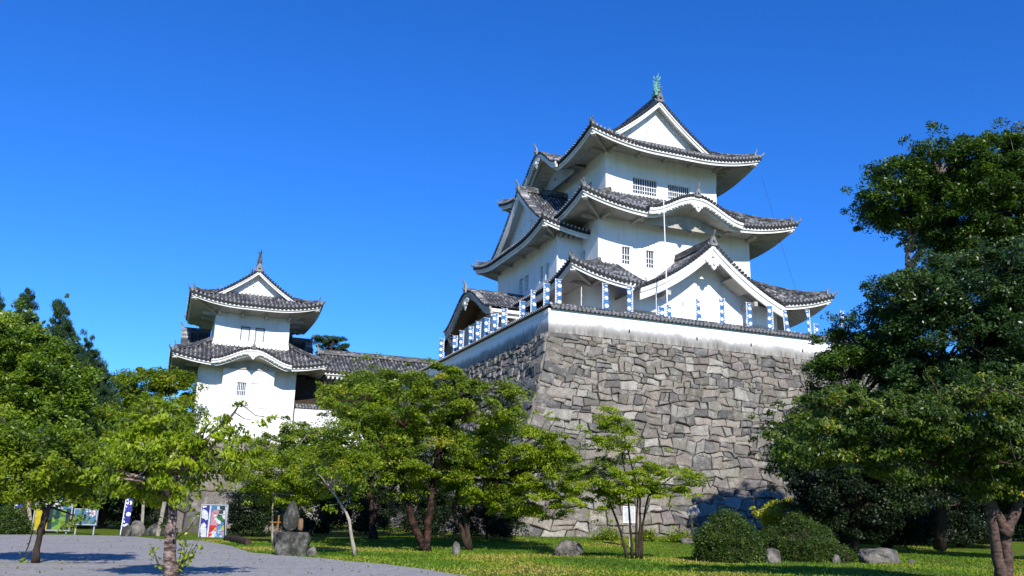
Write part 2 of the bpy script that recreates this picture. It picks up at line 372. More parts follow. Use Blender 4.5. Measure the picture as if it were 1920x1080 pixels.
def eaves(r, over, zs, parent, thick=.62, n=40, brackets=4, name='eaves', back=True):
    mb = MB()
    kk = None
    if 'F' in r.cut:
        c0, c1 = r.cut['F']; k0 = round(n*(c0-r.X0)/(r.X1-r.X0)); k1 = round(n*(c1-r.X0)/(r.X1-r.X0)); kk = (k0, k1)
    def gridc(mb, G, m):
        if kk: mb.grid([g[:kk[0]+1] for g in G], m); mb.grid([g[kk[1]:] for g in G], m)
        else: mb.grid(G, m)
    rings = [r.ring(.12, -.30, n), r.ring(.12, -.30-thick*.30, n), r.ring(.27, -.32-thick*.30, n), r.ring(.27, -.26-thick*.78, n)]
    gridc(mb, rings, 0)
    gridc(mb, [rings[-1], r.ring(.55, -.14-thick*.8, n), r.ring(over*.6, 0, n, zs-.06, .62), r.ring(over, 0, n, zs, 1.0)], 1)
    # corner beams with white end blocks
    for sx, sy, cx, cy in ((1, 1, r.X0, r.Y0), (-1, 1, r.X1, r.Y0), (1, -1, r.X0, r.Y1), (-1, -1, r.X1, r.Y1)):
        zt = r.z('F', cx, 0) - .12 - thick
        d = np.array([sx, sy, 0.])/math.sqrt(2); p0 = np.array([cx, cy, 0]) + d*.55; p1 = np.array([cx, cy, 0]) + d*(over*1.414)
        p0[2] = zt+.02; p1[2] = zs-.10
        pr = [(-.12, -.13), (-.12, .2), (.12, .2), (.12, -.13)]
        mb.sweep([p0, p0+(p1-p0)*.12], [(-.2, -.25), (-.2, .2), (.2, .2), (.2, -.25)], 0); mb.sweep([p0+(p1-p0)*.12, p1], pr, 1)
    # bracket arms under the eave
    for side in 'FLRB' if back else 'FL':
        lo, hi = (r.X0, r.X1) if side in 'FB' else (r.Y0, r.Y1)
        for k in range(brackets):
            a = lo + over + .25 + (hi-lo-2*over-.5)*k/(brackets-1)
            if side in r.cut and r.cut[side][0] < a < r.cut[side][1]: continue
            pp = []
            for q in (over*.52, over+.1):
                x, y = r.xy(side, a, q); zz = zs - .22 + .10*(0 if q > over*.6 else 1); pp.append((x, y, zz))
            mb.sweep(pp, [(-.11, -.10), (-.11, .16), (.11, .16), (.11, -.10)], 1)
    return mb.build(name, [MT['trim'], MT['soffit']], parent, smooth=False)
def edge_tiles(mb, pts, outv, sp=.30, ln=.5, r=.10):
    """short round tiles laid across a gable verge; pts along the verge, outv = facing direction"""
    pts = [np.array(p, float) for p in pts]; seg = [np.linalg.norm(pts[i+1]-pts[i]) for i in range(len(pts)-1)]; tot = sum(seg)
    n = int(tot/sp); outv = np.array(outv, float)
    for k in range(n+1):
        s_ = k*tot/n; i = 0
        while i < len(seg)-1 and s_ > seg[i]: s_ -= seg[i]; i += 1
        p = pts[i] + (pts[i+1]-pts[i])*min(1, s_/seg[i]); 
        t = pts[i+1]-pts[i]; t = t/np.linalg.norm(t); nrm = np.cross(t, outv); nrm *= (1 if nrm[2] > 0 else -1)
        c0 = p - outv*ln + nrm*.05; c1 = p + outv*.05 + nrm*.02
        s1 = t; u1 = nrm
        r0 = [mb.vert(c0 + r*(math.cos(j*math.pi/3)*s1 + math.sin(j*math.pi/3)*u1)) for j in range(6)]
        r1 = [mb.vert(c1 + r*(math.cos(j*math.pi/3)*s1 + math.sin(j*math.pi/3)*u1)) for j in range(6)]
        q = (k+.5, .5)
        for j in range(6): mb.face((r0[j], r0[(j+1) % 6], r1[(j+1) % 6], r1[j]), 0, (q, q, q, q))
        mb.face(r1, 2)
def mapper(facing, c, plane):
    """(s, z, out) -> xyz for a gable facing F (-Y), L (-X) or R (+X) centred at c"""
    if facing == 'F': return (lambda s, z, o: (c+s, plane-o, z)), (0, -1, 0)
    if facing == 'L': return (lambda s, z, o: (plane-o, c-s, z)), (-1, 0, 0)
    if facing == 'R': return (lambda s, z, o: (plane+o, c+s, z)), (1, 0, 0)
    return (lambda s, z, o: (c-s, plane+o, z)), (0, 1, 0)
PEND = [(-.95, .30), (-.75, .05), (-.62, .12), (-.5, -.18), (-.34, -.12), (-.22, -.42), (0, -.62), (.22, -.42), (.34, -.12), (.5, -.18), (.62, .12), (.75, .05), (.95, .30), (.3, .55), (-.3, .55)]
def pendant(parent, mp, z, s=1.0, out=.12, m='trim'):
    mb = MB(); A = [mb.vert(mp(a*s, z+b*s, out)) for a, b in PEND]; B = [mb.vert(mp(a*s*.9, z+b*s*.9, out+.10)) for a, b in PEND]
    n = len(PEND)
    for k in range(n): mb.face((A[k], A[(k+1) % n], B[(k+1) % n], B[k]))
    mb.face(B); mb.face(A[::-1])
    c = mp(0, z+.02*s, out+.1); c2 = mp(0, z+.02*s, out+.22); mb.tube([c, c2], .16*s, 8)
    return mb.build('pendant', MT[m], parent)
def verge_board(mb, crv, mp, out, h0, h1, th=.14, mat=0):
    """board below a verge curve [(s,z)], h0/h1 = start and depth below, given out distance"""
    G = []
    for s_, z in crv:
        G.append([mp(s_, z-h0, out-th), mp(s_, z-h0, out), mp(s_, z-h1, out), mp(s_, z-h1, out-th)])
    mb.grid(G, mat); mb.poly(G[0][::-1], mat); mb.poly(G[-1], mat)
def gable_curve(w, z0, z1, n=14, p=1.28):
    """concave gable line from (-w,z0) to apex (0,z1) and down"""
    L = [(-w + w*k/n, z0 + (z1-z0)*(.62*(k/n) + .38*(k/n)**2.1)) for k in range(n+1)]
    return L + [(-a, b) for a, b in L[::-1][1:]]

def kara_gable(parent, facing, c, plane, w, z0, H, depth, relief=True, board='trim', name='curved_gable', orn=True, sc=1.0, tiles=True, pm='trim', out=.35, back=1.9):
    mp, od = mapper(facing, c, plane); od = np.array(od, float)
    crv = [(-w + 2*w*k/32, z0 + H*kcurve(-1+2*k/32)) for k in range(33)]
    mb = MB()
    for sg in (-1, 1):                      # courses run from the ridge down both flanks
        def P(a, b, sg=sg):
            u = sg*(1-b); return mp(u*w, z0 + H*kcurve(u) + .05, out - a)
        tile_sheet(mb, P, 0., depth, w*1.1, .36, 14, caps=False, skirt=0, hgt=.11)
    edge_tiles(mb, [mp(a, b+.14, out+.04) for a, b in crv], od, .34, .55, .15)
    g = mb.build(name, [MT['tile'], MT['cap'], MT['undertile']], parent)
    vb = MB(); verge_board(vb, crv, mp, out-.02, .0, .24*sc, .16); verge_board(vb, crv, mp, out-.12, .22*sc, .56*sc, .2)
    # scalloped inner edge
    for k in range(3, 30, 1):
        a, b = crv[k]; vb.obox(mp(a, b-.57*sc, out-.24), (w/26, 0, 0) if facing in 'FB' else (0, w/26, 0), (0, .07, 0) if facing in 'FB' else (.07, 0, 0), (0, 0, .05 if k % 2 else .02), 0)
    vb.build('verge_board', MT[board], g)
    wall = MB(); z = z0 - .75*sc
    for k in range(len(crv)-1):
        (a, b), (a2, b2) = crv[k], crv[k+1]
        if b > z0+.1 or b2 > z0+.1:
            wall.poly([mp(a, z, -back), mp(a2, z, -back), mp(a2, max(z, b2-.35), -back), mp(a, max(z, b-.35), -back)], 0)
            wall.poly([mp(a, b-.5, out-.2), mp(a2, b2-.5, out-.2), mp(a2, b2-.4, -back), mp(a, b-.4, -back)], 0)
    wall.build('gable_wall', MT['soffit' if relief else 'wood'], g)  # darker wall material paints in the dimness inside the gable
    pendant(g, mp, z0+H-.95*sc, .95*sc, out, pm)
    rd = MB(); top = z0+H+.08
    rd.sweep([mp(0, top, out-.1), mp(0, top, out-depth)], ridge_prof(.26, .42*sc), 0)
    # curved side ridges along the verge
    for sg in (-1, 1):
        rd.sweep([mp(sg*w*(1-k/12), z0+H*kcurve(1-k/12)+.10, out-.62) for k in range(1, 13)], ridge_prof(.13, .24), 0)
    ornament(rd, mp(0, top+.02, out+.02), od, .95*sc, True)
    for sg in (-1, 1): ornament(rd, mp(sg*w*.93, z0+H*kcurve(.93)+.12, out-.5), mp(sg*1., 0, 0) - np.array(mp(0, 0, 0)), .42, True)
    rd.build('ridge', MT['ridge'], g)
    return g
def tri_gable(parent, facing, c, plane, w, z0, z1, depth, name='gable', inset=.75, panel_w=None, orn=1.0, relief=True, sheet=True, floor_z=None, ridge_h=.62, board_h=.75, curve=None, pm='trim', panel=True):
    mp, od = mapper(facing, c, plane); od = np.array(od, float)
    crv = curve or gable_curve(w, z0, z1)
    mb = MB(); half = len(crv)//2
    if sheet:
        for sg in (-1, 1):
            def P(a, b, sg=sg):
                f = b*half; i = min(int(f), half-1); u = f-i
                s0, zz0 = crv[i]; s1, zz1 = crv[i+1]; return mp(-sg*(s0+(s1-s0)*u)*-1 if False else sg*-(s0+(s1-s0)*u)*-1*-1, zz0+(zz1-zz0)*u, .3-a)
            tile_sheet(mb, P, 0., depth, math.hypot(w, z1-z0), .38, 12, caps=True, skirt=.1)
    edge_tiles(mb, [mp(a, b+.16, .34) for a, b in crv], od, .36, .75, .16)
    g = mb.build(name, [MT['tile'], MT['cap'], MT['undertile']], parent)
    vb = MB(); verge_board(vb, crv, mp, .28, .02, .30*board_h/.75, .2); verge_board(vb, crv, mp, .18, .28*board_h/.75, board_h, .16)
    verge_board(vb, crv, mp, .10, -.02, .10, inset+.1)
    vb.build('verge_board', MT['trim'], g)
    if panel:
        wl = MB(); zf = floor_z if floor_z is not None else z0
        for k in range(len(crv)-1):
            (a, b), (a2, b2) = crv[k], crv[k+1]
            b_, b2_ = b-.12, b2-.12
            if max(b_, b2_) > zf: wl.poly([mp(a, zf, -inset), mp(a2, zf, -inset), mp(a2, max(zf, b2_), -inset), mp(a, max(zf, b_), -inset)])
        if relief:                          # plaster vine relief: chain of small lobes
            for k in range(-7, 8):
                if k == 0: continue
                u = k/7.; zz = zf + (z1-zf)*(.52 - .40*abs(u)**1.5) + .05*math.sin(k*2.1)
                cpt = mp(u*w*.42, zz, -inset+.02); t = .22
                wl.obox(cpt, (t*.8, 0, 0) if facing in 'FB' else (0, t*.8, 0), (0, .05, 0) if facing in 'FB' else (.05, 0, 0), (0, 0, .06+.04*(k % 2)), 0)
                if k % 2: wl.obox(mp(u*w*.36, zz-.28, -inset+.02), (t*.5, 0, 0) if facing in 'FB' else (0, t*.5, 0), (0, .05, 0) if facing in 'FB' else (.05, 0, 0), (0, 0, .07), 0)
            wl.obox(mp(0, zf+(z1-zf)*.20, -inset+.02), (w*.30, 0, 0) if facing in 'FB' else (0, w*.30, 0), (0, .04, 0) if facing in 'FB' else (.04, 0, 0), (0, 0, .035), 0)
        wl.build('gable_wall', MT['plaster'], g)
    rd = MB()
    rd.sweep([mp(0, z1+.02, .15), mp(0, z1+.02, .3-depth)], ridge_prof(.30, ridge_h), 0)
    for sg in (-1, 1):
        rd.sweep([mp(sg*-crv[k][0], crv[k][1]+.10, -.48) for k in range(2, half+1)], ridge_prof(.17, .32), 0)
        ornament(rd, mp(sg*-crv[2][0], crv[2][1]+.1, -.45), np.array(mp(sg*1., 0, 0)) - np.array(mp(0, 0, 0)), .5*orn, True)
    ornament(rd, mp(0, z1+.02, .2), od, 1.0*orn, True)
    rd.build('ridge', MT['ridge'], g)
    return g
def hip_ridges(r, D, parent, s=1.0, w=.20, h=.42, sides=((0, 0), (1, 0), (0, 1), (1, 1)), dend=None):
    for ix, iy in sides:
        cx, sx = (r.X0, 1) if ix == 0 else (r.X1, -1); cy, sy = (r.Y0, 1) if iy == 0 else (r.Y1, -1)
        pts = []; DD = dend or D
        for k in range(13):
            d = .45 + (DD-.45)*k/12; pts.append((cx+sx*d, cy+sy*d, r.zm + r.prof(d) + r.lift(d)*max(0, 1-d/r.Dl)**1.5 + .06))
        mb = MB(); mb.sweep(pts, ridge_prof(w, h), 0)
        ornament(mb, (pts[0][0], pts[0][1], pts[0][2]+.02), (-sx, -sy), .62*s, True)
        p = np.array([cx-sx*.02, cy-sy*.02, r.zm + r.L + .05]); d_ = np.array([-sx, -sy, 0])/1.414
        mb.tube([p-d_*.5, p, p+d_*.15+np.array([0, 0, .12]), p+d_*.24+np.array([0, 0, .34])], [.12, .12, .09, .05], 6)
        mb.build('hip_ridge', MT['ridge'], parent)
def skirt_roof(parent, r, D, over, zs, name='roof', sp=.40, sides='FLRB', brackets=4, thick=.62, hips=((0,0),(1,0),(0,1),(1,1))):
    mb = MB(); dm = lambda t: min(D, t)
    for sd in sides:
        P, lo, hi = r.P(sd, dm); bl = lambda a, lo=lo, hi=hi: dm(max(0, min(a-lo, hi-a)))
        if sd in r.cut:
            tile_sheet(mb, P, lo, r.cut[sd][0], bl, sp, 9); tile_sheet(mb, P, r.cut[sd][1], hi, bl, sp, 9)
        else: tile_sheet(mb, P, lo, hi, bl, sp, 9)
    o = mb.build(name, [MT['tile'], MT['cap'], MT['undertile']], parent)
    eaves(r, over, zs, o, thick, brackets=brackets); hip_ridges(r, D, o, sides=hips)
    return o
def wall_panel(mb, O, U, Nn, w, h, holes=(), depth=.35, m=0, md=1):
    """wall face from corner O along U (horizontal) and z, with recessed openings (u0,u1,z0,z1 relative)"""
    O = np.array(O, float); U = np.array(U, float); Nn = np.array(Nn, float)
    us = sorted({0., w, *[x for q in holes for x in q[:2]]}); zs = sorted({0., h, *[x for q in holes for x in q[2:4]]})
    P = lambda u, z, d=0.: O + U*u + np.array([0, 0, z]) - Nn*d
    for i in range(len(us)-1):
        for j in range(len(zs)-1):
            cu, cz = (us[i]+us[i+1])/2, (zs[j]+zs[j+1])/2
            if any(q[0] < cu < q[1] and q[2] < cz < q[3] for q in holes): continue
            mb.poly([P(us[i], zs[j]), P(us[i+1], zs[j]), P(us[i+1], zs[j+1]), P(us[i], zs[j+1])], m)
    for q in holes:
        u0, u1, z0, z1 = q[:4]; dd = q[4] if len(q) > 4 else depth
        for a, b in (((u0, z0), (u1, z0)), ((u1, z0), (u1, z1)), ((u1, z1), (u0, z1)), ((u0, z1), (u0, z0))):
            mb.poly([P(*a), P(*b), P(*b, dd), P(*a, dd)], m)
        mb.poly([P(u0, z0, dd), P(u1, z0, dd), P(u1, z1, dd), P(u0, z1, dd)], m if len(q) > 4 else md)
def window(parent, O, U, Nn, u0, u1, z0, z1, nb=8, rails=2, slide=0., glass=True):
    O = np.array(O, float); U = np.array(U, float); Nn = np.array(Nn, float)
    c = lambda u, z, d: O + U*u + np.array([0, 0, z]) - Nn*d
    up = np.array([0, 0, 1.])
    mb = MB(); t = .035
    for k in range(nb+1):
        u = u0+.04+(u1-u0-.08)*k/nb
        wdt = t if k not in (0, nb, nb//2) else .05
        mb.obox(c(u, (z0+z1)/2, .16), U*wdt*.75, Nn*.03, up*(z1-z0)/2)
    for k in range(rails): mb.obox(c((u0+u1)/2, z0+(z1-z0)*(k+1)/(rails+1)*.9-.1, .12), U*(u1-u0)/2, Nn*.02, up*.03)
    w = mb.build('window', MT['bars'], parent)
    g = MB(); s_ = u0+(u1-u0)*slide
    g.poly([c(s_, z0, .27), c(u1, z0, .27), c(u1, z1, .27), c(s_, z1, .27)]); g.build('pane', MT['glass'], w)
    return w
def storey(parent, X0, X1, Y0, Y1, z0, z1, fh=(), lh=(), rh=(), name='storey_wall', groove=None, fl=0.):
    """plastered storey; fh/lh: openings in world coordinates (a0,a1,z0,z1)"""
    mb = MB(); h = z1-z0
    cv = lambda L, o: [(q[0]-o, q[1]-o, q[2]-z0, q[3]-z0, *q[4:]) for q in L]
    wall_panel(mb, (X0, Y0, z0), (1, 0, 0), (0, -1, 0), X1-X0, h, cv(fh, X0))
    wall_panel(mb, (X0, Y0, z0), (0, 1, 0), (-1, 0, 0), Y1-Y0, h, cv(lh, Y0))
    wall_panel(mb, (X1, Y0, z0), (0, 1, 0), (1, 0, 0), Y1-Y0, h, ())
    wall_panel(mb, (X0, Y1, z0), (1, 0, 0), (0, 1, 0), X1-X0, h, ())
    mb.poly([(X0, Y0, z1), (X1, Y0, z1), (X1, Y1, z1), (X0, Y1, z1)])
    if groove:
        e = .035
        mb.box((X0-e, Y0-e, groove), (X1+e, Y0-.001, z1-.02)); mb.box((X0-e, Y0, groove), (X0-.001, Y1+e, z1-.02)); mb.box((X1+.001, Y0, groove), (X1+e, Y1+e, z1-.02))
    w = mb.build(name, [MT['plaster'], MT['dark']], parent)
    for q in fh:
        if len(q) == 4: window(w, (X0, Y0, z0), (1, 0, 0), (0, -1, 0), q[0]-X0, q[1]-X0, q[2]-z0, q[3]-z0, max(3, round((q[1]-q[0])/.26)))
    for q in lh:
        if len(q) == 4: window(w, (X0, Y0, z0), (0, 1, 0), (-1, 0, 0), q[0]-Y0, q[1]-Y0, q[2]-z0, q[3]-z0, max(3, round((q[1]-q[0])/.26)))
    return w
def shachi(parent, p, d, s, m):
    """dolphin-fish roof finial, head down on the ridge and tail up; d = direction the head faces"""
    p = np.array(p, float); d = np.array([d[0], d[1], 0.]); up = np.array([0, 0, 1.]); sd = np.array([-d[1], d[0], 0.])
    mb = MB()
    path = [p+d*.30*s, p+d*.12*s+up*.12*s, p-d*.10*s+up*.34*s, p-d*.12*s+up*.66*s, p+d*.0*s+up*.98*s, p+d*.10*s+up*1.25*s]
    mb.tube(path, [.16*s, .27*s, .27*s, .2*s, .12*s, .05*s], 9)
    tl = path[-1]
    for a, b, h in ((.30, 0, .62), (-.28, 0, .50), (.06, .1, .80), (.14, -.20, .55), (-.12, .2, .45)):
        q = tl - up*.15*s
        mb.poly([q-sd*.05*s, q+sd*.05*s, q+d*b*s+sd*(a+.04)*s+up*h*.6*s, q+d*b*s+sd*a*1.0*s+up*h*s, q+d*b*s+sd*(a-.06)*s+up*h*.6*s])
    for k in range(5):                      # dorsal and side fins
        c = path[1]*(1-k/4)+path[4]*(k/4)
        mb.poly([c-up*.1*s, c-d*.42*s+up*(.06)*s, c+up*.16*s])
        for sg in (-1, 1): mb.poly([c-up*.08*s, c+sd*sg*.40*s+up*.2*s, c+up*.12*s])
        mb.poly([c-up*.1*s, c+d*.36*s+up*.16*s, c+up*.14*s])
    mb.box((p[0]-.3*s, p[1]-.3*s, p[2]-.25*s), (p[0]+.3*s, p[1]+.3*s, p[2]+.02*s))
    return mb.build('roof_finial', m, parent)
def irimoya(parent, r, g, half, axis, over, zs, name='top_roof', sp=.40, brackets=4, thick=.62, finial='copper', fs=1.0, board_h=.55, pw=None, rh=.95, backg=True, gcl=1):
    """hip-and-gable roof: axis 'Y' ridge along Y (gable faces front), 'X' ridge along X (gable faces left)"""
    mb = MB(); main = 'LR' if axis == 'Y' else 'FB'; end = 'FB' if axis == 'Y' else 'LR'
    if not backg: end = end.replace('R', '')
    dmm = lambda t: t if t < g-.35 else half
    for sd in main:
        P, lo, hi = r.P(sd, dmm)
        # three strips so the courses step cleanly at the gable plane
        P1, _, _ = r.P(sd, lambda t: min(t, g-.36)); tile_sheet(mb, P1, lo, lo+g-.36, lambda a: max(.0, a-lo), sp, 8)
        P2, _, _ = r.P(sd, lambda t: half); tile_sheet(mb, P2, lo+g-.36, hi-(g-.36) if backg else hi, half*1.2, sp, 14)
        if backg: tile_sheet(mb, P1, hi-(g-.36), hi, lambda a: max(.0, hi-a), sp, 8)
    for sd in end:
        P, lo, hi = r.P(sd, lambda t: min(g+.5, t)); tile_sheet(mb, P, lo, hi, lambda a, lo=lo, hi=hi: min(g, max(0, min(a-lo, hi-a))), sp, 8)
    o = mb.build(name, [MT['tile'], MT['cap'], MT['undertile']], parent)
    eaves(r, over, zs, o, thick, brackets=brackets)
    hip_ridges(r, g, o, dend=g-.1, sides=((0,0),(1,0),(0,1),(1,1)) if backg else ((0,0),(0,1)))
    zt = r.zm + r.prof(half)
    facs = [('F', (r.X0+r.X1)/2, r.Y0+g), ('B', (r.X0+r.X1)/2, r.Y1-g)] if axis == 'Y' else ([('L', (r.Y0+r.Y1)/2, r.X0+g)] + ([('R', (r.Y0+r.Y1)/2, r.X1-g)] if backg else []))
    for k, (fc, c, pl) in enumerate(facs):
        ds = [g-.35+(half-g+.35)*q/14 for q in range(15)]
        cr = [(-(half-d), r.zm+r.prof(d)) for d in ds]; cr = cr + [(-a, b) for a, b in cr[::-1][1:]]
        L = (r.Y1-r.Y0-2*g if axis == 'Y' else r.X1-r.X0-2*g)
        gb = tri_gable(o, fc, c, pl, half-g, cr[0][1], zt, (L/2+.3) if backg else (r.X1-r.X0-g+.3), sheet=False, curve=cr, ridge_h=rh, board_h=board_h, floor_z=r.zm+r.prof(g+.45)-.35, name='gable', orn=1.15)
        mp, od = mapper(fc, c, pl)
        if finial: shachi(gb, np.array(mp(0, zt+rh+.12, -.35)), od, fs, MT[finial])
    return o

# ---------------------------------------------------------------- the keep
keep = empty('castle_keep', (42.8, 66.2, 14.5), 'tall white three-tier castle keep on the high stone wall', 'castle keep')
plin = MB(); plin.box((31.9, 65.3, 13.9), (53.7, 92.4, 15.4)); plin.build('stone_footing', MT['rock'], keep)
XC, YC = 42.8, 78.85
storey(keep, 32.8, 52.8, 66.2, 91.5, 15.4, 22.4)
storey(keep, 34.5, 51.1, 67.7, 90.0, 22.4, 29.4, [(36.98, 37.86, 24.25, 25.9), (39.52, 40.38, 24.2, 25.86)], [(70.37, 71.4, 24.3, 25.9)])
storey(keep, 36.5, 49.1, 70.0, 87.7, 29.4, 37.2, [(39.48, 42.2, 32.36, 33.98), (43.44, 45.94, 32.34, 33.93)], [(72.96, 74.2, 32.5, 34.12), (76.5, 78.2, 32.5, 34.12)], groove=34.55)
r1 = Roof(29.2, 56.4, 62.3, 95.4, 21.0, lambda d: .50*d + .012*d*d, 1.35, 7.5, Dl=7, cut={'F': (36.6, 49.0)})
skirt_roof(keep, r1, 5.5, 3.6, 21.5, brackets=6)
r2 = Roof(31.2, 54.4, 64.3, 93.4, 28.62, lambda d: .52*d + .015*d*d, 1.15, 7.5, Dl=7, karas={'F': (XC, 5.0, 1.75)})
rf2 = skirt_roof(keep, r2, 5.8, 3.35, 28.45, brackets=6)
kara_gable(rf2, 'F', XC, 64.3, 5.0, 28.62, 1.75, 4.4, name='curved_gable')
r3 = Roof(33.25, 52.35, 66.7, 91.0, 36.05, lambda d: .44*d + .029*d*d, 1.15, 7.5, Dl=7, karas={'L': (78.7, 4.6, 2.4)})
rf3 = irimoya(keep, r3, 3.75, 9.55, 'Y', 3.3, 36.3, brackets=5, fs=1.25)
kara_gable(rf3, 'L', 78.7, 33.25, 4.6, 36.05, 2.4, 5.0)
# front gabled bay on the ground storey
bay = MB(); wall_panel(bay, (38.4, 64.0, 15.4), (1, 0, 0), (0, -1, 0), 8.85, 6.2)
wall_panel(bay, (38.4, 64.0, 15.4), (0, 1, 0), (-1, 0, 0), 2.3, 6.2); wall_panel(bay, (47.25, 64.0, 15.4), (0, 1, 0), (1, 0, 0), 2.3, 6.2)
bay.box((38.33, 63.9, 18.2), (47.32, 63.999, 18.4)); bay.box((42.55, 63.92, 18.4), (42.7, 63.999, 22.5))
bay.build('bay_wall', [MT['plaster'], MT['dark']], keep)
tg = tri_gable(keep, 'F', XC, 62.0, 7.35, 20.35, 25.15, 6.2, inset=1.96, relief=False, floor_z=19.0, board_h=1.0, ridge_h=.75, orn=1.05, name='gable_roof')
pendant(tg, mapper('F', XC, 62.0)[0], 23.4, 1.0, .2)
bm = MB()
for sg in (-1, 1):
    bm.box((XC+sg*4.45-.17, 61.95, 20.15), (XC+sg*4.45+.17, 64.0, 20.55))
    bm.obox((XC+sg*3.1, 63.0, 22.0), (.9, 0, -sg*.55), (0, .9, 0), (.05*sg, 0, .08))
    G = []
    crv = gable_curve(7.5, 20.35, 25.15)
for seg in range(len(crv)-1):
    (a, b), (a2, b2) = crv[seg], crv[seg+1]
    bm.poly([(XC+a, 61.8, b-.18), (XC+a2, 61.8, b2-.18), (XC+a2, 66.2, b2-.18), (XC+a, 66.2, b-.18)])
bm.build('gable_soffit', MT['soffit'], tg)
# lower wing on the left: hip-and-gable roof facing left, curved-gable porch below
storey(keep, 31.9, 36.4, 71.0, 86.7, 15.4, 28.3, (), [(72.85, 73.6, 23.45, 25.05), (74.25, 75.05, 23.5, 25.05), (77.9, 79.0, 23.5, 25.1), (79.4, 80.5, 23.5, 25.1)], name='wing_wall')
rk = Roof(29.6, 36.6, 69.2, 88.5, 27.35, lambda d: .42*d + .030*d*d, 1.0, 6.5, Dl=6)
def lefthalf(r, g, half):
    mb = MB()
    for sd in 'FB':
        P1, lo, hi = r.P(sd, lambda t: min(t, g-.36)); 
        f1 = lambda a, b, sd=sd: (lambda d: (*r.xy(sd, a, d), zl(r, a-r.X0, d)))(b*min(a-r.X0, g-.36))
        tile_sheet(mb, f1, r.X0, r.X0+g-.36, lambda a: a-r.X0, .4, 8)
        f2 = lambda a, b, sd=sd: (lambda d: (*r.xy(sd, a, d), zl(r, a-r.X0, d)))(b*half)
        tile_sheet(mb, f2, r.X0+g-.36, r.X1, half*1.2, .4, 14)
    P, lo, hi = r.P('L', lambda t: min(g+.5, t)); tile_sheet(mb, P, lo, hi, lambda a: min(g, max(0, min(a-lo, hi-a))), .4, 8)
    return mb
def zl(r, t, d): return r.zm + r.prof(d) + r.lift(max(0, t))*max(0., 1-d/r.Dl)**1.5
wr = lefthalf(rk, 1.9, 9.6).build('wing_roof', [MT['tile'], MT['cap'], MT['undertile']], keep)
_z = rk.z
def zk(side, a, d):
    if side in 'FB': return zl(rk, a-rk.X0, d)
    if side == 'R': return rk.zm
    return _z(side, a, d)
rk.z = zk
eaves(rk, 2.2, 27.3, wr, .6, brackets=5)
hip_ridges(rk, 1.8, wr, sides=((0, 0), (0, 1)))
ds = [1.5+(9.6-1.5)*q/14 for q in range(15)]; cr = [(-(9.6-d), rk.zm+rk.prof(d)) for d in ds]; cr = cr + [(-a, b) for a, b in cr[::-1][1:]]
gk = tri_gable(wr, 'L', 78.85, 31.2, 7.9, cr[0][1], rk.zm+rk.prof(9.6), 6.5, sheet=False, curve=cr, ridge_h=.7, board_h=.8, floor_z=rk.zm+.8, orn=1.0)
# porch
pw = MB(); wall_panel(pw, (27.2, 74.0, 14.5), (1, 0, 0), (0, -1, 0), 5.2, 5.6); wall_panel(pw, (27.2, 74.0, 14.5), (0, 1, 0), (-1, 0, 0), 10.6, 5.6, [(3.4, 7.2, .1, 3.6)])
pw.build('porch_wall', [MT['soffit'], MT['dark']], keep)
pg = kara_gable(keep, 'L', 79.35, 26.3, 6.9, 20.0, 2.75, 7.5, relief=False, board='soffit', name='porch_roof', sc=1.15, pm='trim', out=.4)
pe = MB()
pe.box((26.1, 72.55, 19.55), (33.2, 72.75, 19.85)); pe.box((26.2, 72.85, 19.2), (33.2, 73.05, 19.56)); pe.box((26.5, 72.9, 18.6), (27.0, 74.0, 19.2)); pe.box((26.6, 73.9, 14.5), (27.0, 74.3, 19.2))
pe.box((28.6, 72.6, 18.9), (29.0, 74.0, 19.2)); pe.box((31.6, 72.6, 18.9), (32.0, 74.0, 19.2))
pe.build('porch_beams', MT['trim'], keep)

# ---------------------------------------------------------------- the smaller turret
turret = empty('turret', (7.45, 97.6, 8.2), 'small white two-storey turret with curved gable, far left of the keep', 'turret')
storey(turret, 2.35, 12.55, 97.6, 108.4, 8.2, 16.6)
tb = MB(); wall_panel(tb, (4.8, 96.5, 8.6), (1, 0, 0), (0, -1, 0), 5.3, 8.0, [(1.5, 2.5, 4.6, 6.0), (2.95, 3.75, 5.6, 6.0, .12)])
wall_panel(tb, (4.8, 96.5, 8.6), (0, 1, 0), (-1, 0, 0), 1.1, 8.0); wall_panel(tb, (10.1, 96.5, 8.6), (0, 1, 0), (1, 0, 0), 1.1, 8.0)
tb.box((4.75, 96.42, 12.0), (10.15, 96.499, 12.12))
tbo = tb.build('bay_wall', [MT['plaster'], MT['dark']], turret)
window(tbo, (4.8, 96.5, 8.6), (1, 0, 0), (0, -1, 0), 1.5, 2.5, 4.6, 6.0, 5, 1)
storey(turret, 3.5, 11.4, 98.0, 107.4, 16.6, 22.8, [(6.2, 7.2, 19.4, 20.97, .2), (7.75, 8.75, 19.4, 20.95, .2)])
for (x0, x1, y0, zb, zt, e) in ((2.35, 12.55, 97.6, 8.2, 10.6, .25), (3.5, 11.4, 98.0, 18.1, 19.4, .22)):   # flared skirts at the wall feet
    fl = MB(); q = [[(x0-e, y0+9.5, z_) for z_ in (zb,)] + [(x0-.01, y0+9.5, zt)], [(x0-e, y0-e, zb), (x0-.01, y0-.01, zt)], [(x1+e, y0-e, zb), (x1+.01, y0-.01, zt)], [(x1+e, y0+9.5, zb), (x1+.01, y0+9.5, zt)]]
    fl.grid(q); fl.build('wall_skirt', MT['plaster'], turret)
t1 = Roof(-.65, 15.6, 94.6, 111.4, 16.55, lambda d: .58*d + .02*d*d, .75, 5.5, Dl=5, karas={'F': (7.5, 4.1, 1.35)})
tr1 = skirt_roof(turret, t1, 4.2, 3.0, 16.4, sp=.44, brackets=4, thick=.5)
kara_gable(tr1, 'F', 7.5, 94.6, 4.1, 16.55, 1.35, 3.4, sc=.75, out=.2, back=1.78)
